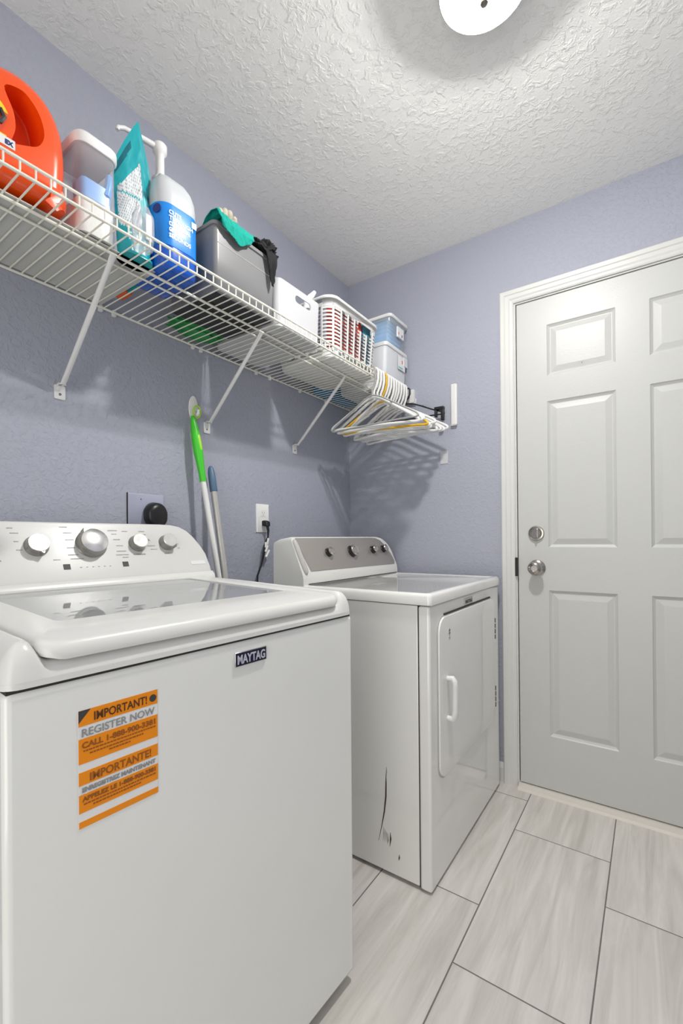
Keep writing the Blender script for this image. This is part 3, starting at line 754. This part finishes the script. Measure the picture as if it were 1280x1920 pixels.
# --- small clear cup in front of the pouch
K = MB().lathe([(.018, 0), (.022, .004), (.0255, .04), (.0255, .078), (.020, .088), (.015, .100), (.0138, .100), (.0185, .087), (.0243, .077), (.0243, .04), (.020, .006)], (.343, -1.405, ZT), n=32)
tag(K.build('clear_cup', M_CLEAR), 'small clear plastic cup standing in front of the teal pouch', 'cup')

# --- blue degreaser jug with pump
B_ = empty('pump_jug', (.255, -1.289, ZT), math.radians(-2), 'blue cleaner jug with milky shoulder and tall white pump', 'pump jug')
def jl(s, z, dx=0, r=.035): return [(x+dx, y, z) for x, y in rr(-.080*s, .080*s, -.059*s, .059*s, r*s, 8)]
MB().loft([jl(.80, 0), jl(.93, .003), jl(.99, .012), jl(1.0, .03), jl(1.0, .066)], cap1=False).build('soap_filled_base', M_BLUEJ, B_, angle=60)
MB().loft([jl(1.012, .060), jl(1.018, .062), jl(1.018, .166), jl(1.012, .168)]).build('label', M_BLUEL, B_, angle=60)
MB().loft([jl(1.0, .167), jl(1.0, .190), jl(.97, .212), jl(.88, .234), jl(.72, .254), jl(.50, .270), jl(.32, .278, -.01, .02), jl(.28, .292, -.012, .02)]).build('shoulder', M_JUGW, B_, angle=70)
pm = MB().lathe([(.022, .280), (.023, .284), (.022, .300), (.014, .308), (.0125, .318), (.0115, .322), (.0115, .365), (.0145, .372), (.0185, .377), (.019, .395), (.015, .400), (.0, .401)], (-.025, .004, 0), n=28, cap1=False)
pm.tube([(-.025, .004, .388), (-.031, -.05, .386), (-.035, -.090, .383), (-.037, -.106, .375), (-.037, -.108, .367)], [.009, .0075, .006, .0055, .005], 12)
pm.build('pump', M_WHITE, B_, angle=50)
for i, s in enumerate(('CUTS', 'THROUGH', 'COMMERCIAL', 'GREASE IN', 'SECONDS')):
    text(s, 'lettering', .0150, M_WHITE, B_, frame((.0822, -.037, .140-i*.0150), (0, 1, 0), (0, 0, 1)), sx=.95 if len(s) < 8 else .66, bold=.0002, ext=.0002)
MB().box(.0816, .0822, .030, .044, .138, .154).build('label_crest', M_WHITE, B_)
MB().lathe([(.012, 0), (.012, .001)], (.060, -.0580, .150), (.35, -1, 0), 24).build('round_seal', M_NAVY, B_)

# --- grey bin with cloths
def tapered_bin(name, x0, x1, y0, y1, h, m, loc, taper=.012, r=.02, wall=.003, rim=.004, parent=None, mb=None):
    """open-top bin, local origin at base centre"""
    def ring(t, ins, z): 
        k_ = taper*(1-t)+ins; return [(x, y, z) for x, y in rr(x0+k_, x1-k_, y0+k_, y1-k_, max(.004, r-ins*.5), 6)]
    L = [ring(0, .004, 0), ring(0, 0, .004), ring(.5, 0, h*.5), ring(1, 0, h-.012), ring(1, -rim, h-.011), ring(1, -rim, h-.001), ring(1, -rim+.0015, h), ring(1, wall-.001, h), ring(1, wall, h-.002), ring(.5, wall, h*.5), ring(0, wall, .006)]
    return MB().loft(L).build(name, m, parent, angle=50)
GB = empty('storage_bin', (.245, -1.074, ZT), 0, 'grey plastic storage bin with teal and black cloths over its rim', 'storage bin')
tapered_bin('bin_body', -.115, .108, -.124, .120, .194, M_GREYB, None, parent=GB, taper=.006, r=.014)
MB().box(-.105, .098, -.112, .108, -.0002, .0012).build('ribbed_base', M_DARKB, GB)
MB().tube([(.1062, -.112, .138), (.1068, .115, .138)], .0012, 6).build('moulded_line', M_GREYP, GB)
def crumple(name, c, size, amp, freq, m, seed=0, sub=5, parent=None, flat=None):
    bm = bmesh.new(); bmesh.ops.create_icosphere(bm, subdivisions=sub, radius=1)
    for v in bm.verts:
        p = v.co.copy(); n_ = 1+amp*noise.noise(p*freq+Vector((seed, 0, 0)))+amp*.5*abs(noise.noise(p*freq*2.3+Vector((seed, 5, 0))))+amp*.25*noise.noise(p*freq*5)
        v.co = Vector((c[0]+p.x*size[0]*n_, c[1]+p.y*size[1]*n_, c[2]+p.z*size[2]*n_))
        if flat is not None and v.co.z < flat: v.co.z = flat
    me = bpy.data.meshes.new(name); bm.to_mesh(me); bm.free()
    return link_mesh(name, me, m, parent, angle=80)
def drape(name, y0, y1, x_in, x_out, z_rim, drop, m, seed, lift=.01, lean=0, taper=.0, inn=.06):
    """cloth folded over a bin's front rim: from inside, over the rim, hanging down outside"""
    NU, NV = 46, 40; vs = []; fs = []
    prof = [(x_in-inn, z_rim-.02), (x_in-.03, z_rim+lift*.6), (x_in-.006, z_rim+lift), (x_out+.002, z_rim+lift*.8), (x_out+.010, z_rim-.004), (x_out+.010, z_rim-drop*.5), (x_out+.008, z_rim-drop)]
    for i in range(NU+1):
        s = i/NU
        for j in range(NV+1):
            t = j/NV; q = t*(len(prof)-1); k_ = min(int(q), len(prof)-2); f = q-k_
            x = prof[k_][0]*(1-f)+prof[k_+1][0]*f; z = prof[k_][1]*(1-f)+prof[k_+1][1]*f
            ww = 1-taper*max(0, t-.5)*2
            y = (y0+y1)/2+(s-.5)*(y1-y0)*ww+lean*max(0, t-.45)
            edge = noise.noise(Vector((s*2.5, seed, 0)))
            if t > .6: z += (t-.6)*drop*1.2*edge + (t-.6)*drop*1.4*(4*(s-.5)**2)
            fold = noise.noise(Vector((s*7+seed, t*2.2, 1)))*.008+noise.noise(Vector((s*16, t*5+seed, 2)))*.0035
            x += abs(fold)*(1 if t > .4 else .3); z += fold*(1.0 if t < .6 else .2)
            vs.append((x, y, z))
    for i in range(NU):
        for j in range(NV):
            a = i*(NV+1)+j; fs.append((a, a+NV+1, a+NV+2, a+1))
    o_ = MB().add(vs, fs).build(name, m, None, angle=80)
    so = o_.modifiers.new('thick', 'SOLIDIFY'); so.thickness = .0022; so.offset = 1
    sb = o_.modifiers.new('sub', 'SUBSURF'); sb.levels = 1; sb.render_levels = 1
    return o_
ZR = ZT+.194
tag(drape('cleaning_cloth', -1.197, -1.058, .343, .357, ZR+.004, .036, M_TEALC, 3.1, .026, 0, .25), 'teal cleaning cloth folded over the front rim of the grey bin', 'cloth')
tag(drape('black_cloth', -1.025, -.955, .343, .357, ZR+.002, .088, M_BLACKF, 8.4, .020, .018, .62), 'black cloth bunched up and hanging over the grey bin corner', 'cloth')
bc = crumple('cloth_bundle', (.328, -.985, ZR+.030), (.034, .042, .030), .45, 2.2, M_BLACKF, 4)
tag(bc, 'black bunched cloth heaped on the right end of the grey bin', 'cloth')
gl_ = empty('work_glove', (.305, -1.120, ZR+.046), 0, 'beige knitted glove with bent fingers lying on the teal cloth', 'glove')
crumple('palm', (-.005, 0, .004), (.028, .040, .016), .25, 2, M_GLOVE, 2, 4, gl_)
for i in range(4):
    y_ = -.030+i*.018; h_ = (.030, .040, .044, .036)[i]
    MB().tube([(.008, y_, .005), (.016, y_-.002, .018), (.010, y_+.004, h_-.008), (-.006, y_+.010, h_), (-.020, y_+.012, h_-.010)], [.009, .010, .0095, .0085, .006], 10).build('finger', M_GLOVE, gl_, angle=80)
gm = crumple('green_net_cloth', (.074, -1.045, ZT+.018), (.048, .090, .020), .42, 2.6, M_GREENM, 9, 5, flat=ZT+.0002)
for v in gm.data.vertices:   # keep it behind the grey bin
    pass
tag(gm, 'crumpled green net cloth lying on the wires behind the grey bin', 'cloth')
GB.location.x = .245
# --- little orange brush under the pouch
SB = empty('scrub_brush', (.16, -1.322, ZT), 0, 'small orange and teal scrub brush lying on the wires', 'brush')
MB().loft([rl(-.075, -.025, -.011, .011, .0, .004), rl(-.075, -.025, -.011, .011, .012, .004)]).build('brush_head', M_ORB, SB, bevel=.002)
MB().tube([(-.028, 0, .006), (.0, -.001, .007), (.045, -.003, .006)], [.0055, .005, .0045], 10).build('handle', M_TEAL, SB)

# --- white bin with oval grip hole
WB = empty('storage_bin', (.195, -.826, ZT), 0, 'smooth white plastic bin with oval grip hole between grey bin and basket', 'storage bin')
wbb = tapered_bin('bin_body', -.165, .158, -.118, .118, .160, M_WHITEB, None, parent=WB, taper=.004, r=.028, rim=.0)
ct = plate('cutter', [rr(-.040, .044, .112, .136, .0118, 6)], .03, .0, M_WHITEB, None, frame((.158, .010, 0), (0, 1, 0), (0, 0, 1)))
boolean(wbb, ct)
tag(crumple('blue_cloth', (.22, -.835, ZT+.082), (.065, .070, .058), .25, 2.2, M_BLUET, 5, 4, flat=ZT+.012), 'dark blue cloth seen through the white bin grip hole', 'cloth')
sp = empty('spray_bottle', (.312, -.748, ZT+.0065), 0, 'white spray bottle with raised nozzle standing in the white bin', 'spray bottle')
MB().lathe([(.020, 0), (.024, .004), (.024, .10), (.014, .135), (.012, .148)], n=24).build('bottle', M_WHITE, sp)
MB().tube([(0, .0, .145), (.002, .006, .172), (.006, .024, .192), (.010, .038, .212)], [.013, .013, .011, .007], 12).build('nozzle', M_WHITE, sp)

# --- slotted white basket
BK = empty('slotted_basket', (.210, -.480, ZT), 0, 'white slotted plastic basket showing red and blue packets inside', 'basket')
def basket():
    hx, hy, h = .152, .180, .228
    def ring(t, ins=0):
        k_ = .016*(1-t)+ins; return rr(-hx+k_, hx-k_, -hy+k_, hy-k_, .045-ins, 10)
    b = MB()
    def band(z0, z1, th=.003):
        t0, t1 = z0/h, z1/h
        b.loft([[(x, y, z0) for x, y in ring(t0)], [(x, y, z1) for x, y in ring(t1)], [(x, y, z1) for x, y in ring(t1, th)], [(x, y, z0) for x, y in ring(t0, th)], [(x, y, z0) for x, y in ring(t0)]], cap0=False, cap1=False)
    b.loft([[(x, y, 0) for x, y in ring(0, .008)], [(x, y, .004) for x, y in ring(0)], [(x, y, .030) for x, y in ring(.16)], [(x, y, .030) for x, y in ring(.16, .003)], [(x, y, .006) for x, y in ring(0, .004)]])
    z = .030
    while z < .190:
        band(z, z+.0066, .003); z += .0138
    band(.190, .219, .003)
    b.loft([[(x, y, .217) for x, y in ring(1, .002)], [(x, y, .217) for x, y in ring(1, -.005)], [(x, y, .221) for x, y in ring(1, -.007)], [(x, y, .228) for x, y in ring(1, -.004)], [(x, y, .228) for x, y in ring(1, .002)], [(x, y, .219) for x, y in ring(1, .003)]], cap0=False, cap1=False)
    # upright ribs
    full = [(-hx+.0, 0)]
    R0, R1 = rr(-hx+.013, hx-.013, -hy+.013, hy-.013, .045, 24), rr(-hx+.003, hx-.003, -hy+.003, hy-.003, .045, 24)
    per = 0; acc = [0]
    for i in range(len(R1)): per += (Vector(R1[(i+1) % len(R1)])-Vector(R1[i])).length; acc.append(per)
    NR = 26
    for k_ in range(NR):
        s = per*k_/NR; i = max(j for j in range(len(R1)) if acc[j] <= s); f = (s-acc[i])/max(1e-9, acc[i+1]-acc[i])
        p0 = Vector(R0[i]).lerp(Vector(R0[(i+1) % len(R1)]), f); p1 = Vector(R1[i]).lerp(Vector(R1[(i+1) % len(R1)]), f)
        tg = (Vector(R1[(i+1) % len(R1)])-Vector(R1[i])).normalized()
        if tg.length < .5: tg = Vector((0, 1))
        nm = Vector((tg.y, -tg.x)); wd = .0042
        b.loft([[(p.x+tg.x*a+nm.x*c, p.y+tg.y*a+nm.y*c, zz) for a, c in ((-wd, .0006), (wd, .0006), (wd, -.0028), (-wd, -.0028))] for p, zz in ((p0, .028), (p1, .192))])
    return b.build('basket_body', M_WHITE, BK, angle=40)
bk = basket()
ct = plate('cutter', [rr(.012, .122, .162, .196, .012, 5)], .03, 0, M_WHITE, None, frame((.152, .0, 0), (0, 1, 0), (0, 0, 1)))
MB().loft([[(x, y, z) for y, z in rr(.004, .130, .153, .204, .014, 5)] for x in (.1455, .1515)])
boolean(bk, ct, slf=True)
def packet(loc, sz, m, label, name='packet'):
    o_ = MB().box(-sz[0]/2, sz[0]/2, -sz[1]/2, sz[1]/2, 0, sz[2]).build(name, m, None, bevel=.004)
    o_.location = loc; return tag(o_, label, 'packet')
packet((.314, -.503, ZT+.0065), (.050, .185, .218), M_REDB, 'red packet standing behind the slots of the white basket')
packet((.314, -.366, ZT+.0065), (.050, .060, .214), M_TBOX, 'blue green packet beside the red packet in white basket')

# --- stacked clear boxes at the end
LB = empty('storage_box', (.218, -.128, ZT), 0, 'lower frosted white storage box at the shelf end under the blue one', 'storage box')
MB().loft([rl(-.118, .120, -.092, .100, 0, .014), rl(-.124, .126, -.097, .106, .005, .016), rl(-.135, .138, -.100, .112, .160, .018), rl(-.132, .135, -.098, .109, .160, .016), rl(-.120, .122, -.093, .102, .008, .014)]).build('box_body', M_CLEARW, LB)
MB().loft([rl(-.139, .142, -.104, .116, .158, .018), rl(-.141, .144, -.105, .118, .162, .019), rl(-.139, .142, -.104, .116, .172, .018), rl(-.12, .12, -.09, .10, .173, .012)]).build('lid', M_WHITE, LB)
MB().box(-.108, .108, -.084, .092, .010, .150).build('folded_paper', M_STW, LB, bevel=.008)
lbl = MB().box(.1385, .1395, .015, .085, .095, .150).build('label', M_STW, LB)
MB().box(.1392, .1400, .018, .060, .100, .106).build('teal_bar', M_TEALL, lbl)
MB().box(.1392, .1400, .052, .060, .122, .136).build('red_mark', M_REDL, lbl)
MB().loft([[(.1385, .070, .118), (.1385, .108, .118), (.1385, .108, .156), (.1385, .070, .156)], [(.142, .070, .118), (.142, .108, .118), (.142, .108, .156), (.142, .070, .156)]]).build('side_latch', M_CLEARW, LB)
LB.scale = (1, 1, 1.18)
UB = empty('storage_box', (.228, -.114, ZT+.2055), 0, 'upper clear storage box with white lid full of blue towels', 'storage box')
MB().loft([rl(-.105, .110, -.060, .082, 0, .012), rl(-.110, .115, -.064, .087, .004, .014), rl(-.120, .128, -.072, .096, .112, .016), rl(-.118, .126, -.070, .094, .112, .014), rl(-.108, .113, -.062, .085, .006, .012)]).build('box_body', M_CLEAR, UB)
MB().loft([rl(-.126, .134, -.078, .102, .108, .018), rl(-.128, .136, -.080, .104, .112, .019), rl(-.126, .134, -.078, .102, .120, .018), rl(-.10, .11, -.06, .08, .122, .01)]).build('lid', M_WHITE, UB)
tw = MB()
for i in range(6): tw.loft([rl(-.097, .100, -.051, .073, .008+i*.0165, .008), rl(-.100, .1035+(i % 2)*.002, -.053, .075+(i % 3)*.001, .014+i*.0165, .010), rl(-.100, .102, -.055, .076, .0235+i*.0165, .008)])
tw.build('folded_towels', M_BLUEB, UB, bevel=.002)
lbl = MB().box(.122, .1295, .000, .060, .050, .092).build('label', M_STW, UB)
MB().box(.1292, .1300, .038, .046, .056, .066).build('blue_mark', M_NAVY, lbl)
MB().box(.1292, .1300, .006, .012, .060, .070).build('red_mark', M_REDL, lbl)
UB.scale = (1, 1, 1.18)
o = MB().loft([rl(.012, .082, -.335, -.040, ZT, .012), rl(.008, .086, -.339, -.036, ZT+.04, .014), rl(.010, .084, -.337, -.038, ZT+.04, .013), rl(.015, .078, -.332, -.043, ZT+.004, .010)]).build('blue_tray', M_BLUET)
tag(o, 'dark blue plastic tray lying against the wall behind the boxes', 'tray')

# ================================================================ HANGERS
def hanger(name, r, m, wd=.212, clip=False):
    root = empty(name, (0, 0, 0))
    # hook over the rod (rod centre at 0,0,0), opening towards the wall
    hk = []
    R = .0185
    for i in range(15):
        a = math.radians(-50+235*i/14); hk.append((-R*math.cos(a)*-1*-1, 0, .0035+r*0-R+.0065+R*math.sin(a)+.0))
    hk = [(x, 0, z) for x, _, z in hk]
    # finish down the outside to the neck
    last = hk[-1]
    tail = [(last[0], 0, last[2]-.030), (last[0]*.6, 0, last[2]-.058), (0, 0, last[2]-.078), (0, 0, -.112)]
    MB().tube(hk+tail, r*.92, 8).build('hook', m, root, angle=80)
    zn, ze, zb = -.112, -.212, -.235
    pts = [(0, 0, zn), (.02, 0, zn-.004), (.05, 0, zn-.017), (wd-.045, 0, ze+.012), (wd-.018, 0, ze-.004), (wd-.004, 0, ze-.014), (wd, 0, ze-.022), (wd-.004, 0, zb-.001), (wd-.016, 0, zb-.003), (wd-.05, 0, zb)]
    pts = pts+[(-x, y, z) for x, y, z in pts[::-1]][:-1]
    # subdivide corners a little
    P = [Vector(p) for p in pts]; out = []
    for i in range(len(P)):
        a, c = P[i], P[(i+1) % len(P)]; out += [a*.75+c*.25, a*.25+c*.75]
    MB().tube(out, r, 8, closed=True).build('frame', m, root, angle=80)
    for sgn in (1, -1):
        MB().tube([(sgn*.085, 0, zn-.036), (sgn*.088, 0, zn-.046), (sgn*.094, 0, zn-.050), (sgn*.100, 0, zn-.046)], r*.6, 6).build('strap_notch', m, root, angle=80)
    return root
def dup(root, loc, rz, mats=None):
    r = root.copy(); COL.objects.link(r); r.location = loc; r.rotation_euler = (0, 0, rz)
    for c in root.children:
        q = c.copy(); COL.objects.link(q); q.parent = r
    return r
HX, HZ = .372, ZS+.026
GRP = 'plastic hangers on the shelf lip'
hw = hanger('clothes_hanger', .0060, M_WHITE)
hy = hanger('clothes_hanger', .0052, M_YELH, .208)
hg = hanger('clothes_hanger', .0036, M_GRYH, .214)
hk_ = hanger('clothes_hanger', .0048, M_BLACK, .190)
first = True
LW = 'white plastic hanger in the packed bunch behind the yellow hanger'
for i, y in enumerate((-.362, -.338, -.312, -.270, -.246, -.222, -.196, -.172, -.148, -.122, -.098)):
    rz = random.uniform(-.09, .09)
    loc = (HX, y, HZ)
    if first: h = hw; h.location = loc; h.rotation_euler = (0, 0, rz); first = False
    else: h = dup(hw, loc, rz)
    h.rotation_euler[1] = random.uniform(-.05, .05)
    tag(h, {0: 'white plastic hanger hanging directly behind the thin grey one', 1: 'middle one of the three white hangers between grey and yellow', 2: 'white plastic hanger directly in front of the yellow one',
            3: 'white plastic hanger directly behind the yellow one', 10: 'white plastic hanger directly in front of the tilted black one'}.get(i, LW), 'hanger', GRP)
hy.location = (HX, -.290, HZ); hy.rotation_euler = (0, .02, .10); tag(hy, 'yellow plastic clothes hanger among the white ones', 'hanger', GRP)
hg.location = (HX, -.385, HZ); hg.rotation_euler = (0, -.01, -.02); tag(hg, 'thin grey clothes hanger nearest the camera in the bundle', 'hanger', GRP)
hk_.location = (HX, -.060, HZ); hk_.rotation_euler = (0, 0, .02); hk_.scale = (1, 1, .62); tag(hk_, 'black clothes hanger tilted up behind the others by the wall', 'hanger', GRP)
MB().box(.145, .190, -.012, .012, -.205, -.182).box(.145, .156, -.010, .010, -.255, -.20).box(.176, .190, -.010, .010, -.285, -.20).build('clip', M_BLACK, hk_, bevel=.003)

# ================================================================ WALL THINGS
# oval adhesive hook
HKo = empty('adhesive_hook', (0, -1.009, 1.541), 0, 'white oval adhesive hook on the wall holding the green mop', 'hook')
MB().loft([[(x, math.cos(2*PI*q/32)*.0195*s_, math.sin(2*PI*q/32)*.046*s_) for q in range(32)] for x, s_ in ((.0005, .97), (.002, 1.0), (.0045, .98), (.0055, .9))]).build('base', M_OUTW, HKo, angle=50)
MB().tube([(.005, .004, -.012), (.012, .004, -.024), (.020, .004, -.026), (.026, .004, -.018), (.027, .004, -.006)], [.007, .0065, .006, .0055, .004], 10).build('prong', M_OUTW, HKo, angle=80)
# mop with green grip hanging on it
mp = [Vector(p) for p in ((.034, -1.0295, 1.468), (.100, -.987, .968), (.228, -.905, .012))]
MP = empty('green_mop_pole', (.228, -.905, 0), 0, 'mop pole with bright green grip hanging from the oval hook', 'mop')
def loc_(v): return tuple(Vector(v)-MP.location)
def along(z):
    a, c = mp[0], mp[1]; t = (z-a.z)/(c.z-a.z); return a+(c-a)*t
zs = [1.505, 1.48, 1.45, 1.42, 1.38, 1.34, 1.30, 1.275]
MB().tube([loc_(along(z)) for z in zs], [.006, .0105, .0145, .0165, .0165, .0135, .0115, .0112], 18).build('grip', M_GREEN, MP, angle=80)
MB().tube([loc_(along(z)+Vector((.008, .002, 0))) for z in (1.455, 1.43, 1.39, 1.36)], [.003, .0095, .0095, .004], 12).build('grip_inlay', M_LIME, MP, angle=80)
top = along(1.508)
ring_c = Vector((.024, -1.010, 1.525))
MB().tube([loc_(ring_c+Vector((.004*math.sin(a), math.cos(a)*.015, math.sin(a)*.021))) for a in [2*PI*q/20 for q in range(20)]], .0032, 8, closed=True).build('hanging_loop', M_LIME, MP, angle=80)
MB().tube([loc_(along(1.28)), loc_(mp[1]), loc_(mp[2])], .0098, 18).build('pole', M_POLEW, MP, angle=80)
# second pole
PP = empty('broom_pole', (.225, -.952, 0), 0, 'champagne metal pole with steel blue end cap leaning beside the mop', 'pole')
q0, q1, q2 = Vector((.034, -.960, 1.335)), Vector((.100, -.958, .967)), Vector((.228, -.954, .012))
def lp(v): return tuple(Vector(v)-PP.location)
def al2(t): return q0+(q1-q0)*t
MB().tube([lp(al2(-.01)), lp(al2(.01)), lp(al2(.05)), lp(al2(.12)), lp(al2(.24)), lp(al2(.245))], [.005, .0095, .0125, .0135, .0135, .012], 18).build('end_cap', M_STEELB, PP, angle=80)
MB().tube([lp(al2(.23)), lp(q1), lp(q2)], .0115, 18).build('pole', M_POLEG, PP, angle=80)
# dryer outlet plate painted with the wall, with round black plug
OP = empty('range_outlet', (0, -1.193, 1.162), 0, 'lavender painted square outlet plate behind the washer console', 'outlet')
MB().loft([[(x, y, z) for y, z in rr(-.062+i_, .062-i_, -.064+i_, .060-i_, .003, 3)] for x, i_ in ((0, 0), (.005, 0), (.0065, .002))]).build('cover_plate', M_PLATE, OP)
MB().box(.0, .0048, -.0637, -.0618, -.0655, .0605).build('side_gap', M_GAP, OP)
MB().lathe([(.002, 0), (.002, .001)], (.0065, -.02, .042), (1, 0, 0), 8).build('screw', M_NICKD, OP)
PL = empty('power_plug', (.0066, -1.172, 1.160), 0, 'round black heavy plug in the lavender outlet plate', 'plug')
MB().loft([[(x, s_*math.cos(a)*.036, z0+s_*math.sin(a)*.036 - (0.010 if math.sin(a) < 0 else 0)) for a in [2*PI*q/28 for q in range(28)]] for x, s_, z0 in ((0, .92, 0), (.006, 1.0, 0), (.026, .98, -.002), (.034, .86, -.004), (.038, .6, -.006))]).build('plug_body', M_BLACK, PL, angle=50)
MB().tube([(.018, .004, -.024), (.022, .004, -.060), (.020, .004, -.12), (.014, .0, -.30), (.014, .0, -.60)], [.022, .018, .011, .009, .009], 14).build('cable', M_BLACK, PL, angle=80)
# white duplex outlet
DO = empty('wall_outlet', (0, -.668, 1.161), 0, 'white wall outlet with a black cord above the dryer gap', 'outlet')
MB().loft([[(x, y, z) for y, z in rr(-.036+i_, .036-i_, -.059+i_, .059-i_, .003, 3)] for x, i_ in ((0, 0), (.004, 0), (.006, .003))]).build('cover_plate', M_OUTW, DO)
for z in (.020, -.020): 
    so_ = MB().loft([[(x, y, zz+z) for y, zz in rr(-.0165, .0165, -.0135, .0135, .006, 4)] for x in (.0055, .0072)]).build('socket', M_OUTW, DO, bevel=.0004)
    if z > 0: MB().box(.0068, .0075, -.0075, -.0055, z, z+.007).box(.0068, .0075, .0050, .0068, z, z+.006).lathe([(.0022, 0), (.0022, .0007)], (.0068, 0, z-.006), (1, 0, 0), 10).build('socket_slot', M_PRINT, so_)
PC = empty('appliance_cord', (.0076, -.664, 1.139), 0, 'black power cord with white tags hanging from the white outlet', 'cord')
MB().loft([[(x, s_*y, s_*z-dz) for y, z in rr(-.014, .014, -.012, .013, .005, 4)] for x, s_, dz in ((0, .9, 0), (.010, 1.0, 0), (.022, .85, .003), (.028, .5, .006))]).build('plug_body', M_BLACK, PC, angle=50)
cpath = [(.018, .000, -.008), (.020, .004, -.030), (.018, .004, -.055), (.014, .002, -.080), (.012, -.008, -.110), (.012, -.018, -.140), (.012, -.032, -.175), (.010, -.050, -.215), (.010, -.055, -.30), (.010, -.045, -.60)]
MB().tube(cpath, [.0065, .005, .0038, .0036]+[.0036]*6, 10).build('cable', M_BLACK, PC, angle=80)
MB().tube([(.016, .003, -.060), (.014, -.016, -.095), (.013, -.020, -.130), (.013, -.030, -.165)], .0036, 8).build('folded_cable', M_BLACK, PC, angle=80)
for a, c in (((.020, .004, -.062), (.018, -.002, -.088)), ((.020, -.010, -.078), (.019, -.012, -.100)), ((.021, -.002, -.092), (.019, -.012, -.118)), ((.020, .008, -.112), (.018, -.010, -.140))):
    MB().tube([a, c], .0052, 6).build('cord_tag', M_OUTW, PC)
# white channel on the back wall
o = MB().loft([[(x, y, z) for x, y in ((.5745, 0), (.5745, -.008), (.580, -.0135), (.598, -.0150), (.6055, -.010), (.6055, 0))] for z in (1.600, 1.788)]).build('wall_bracket', M_WHITE, None, bevel=.001)
tag(o, 'white vertical plastic channel fixed to the wall beside the hangers', 'wall bracket')
MB().box(.577, .604, -.0155, -.0002, 1.594, 1.5998).build('end_cap', M_GREYP, o)
o = MB().box(.520, .557, -.003, 0, 1.423, 1.484).build('adhesive_plate', M_WHITEB, None, bevel=.001)
tag(o, 'small white rectangular plate on the wall below the hangers', 'wall plate')
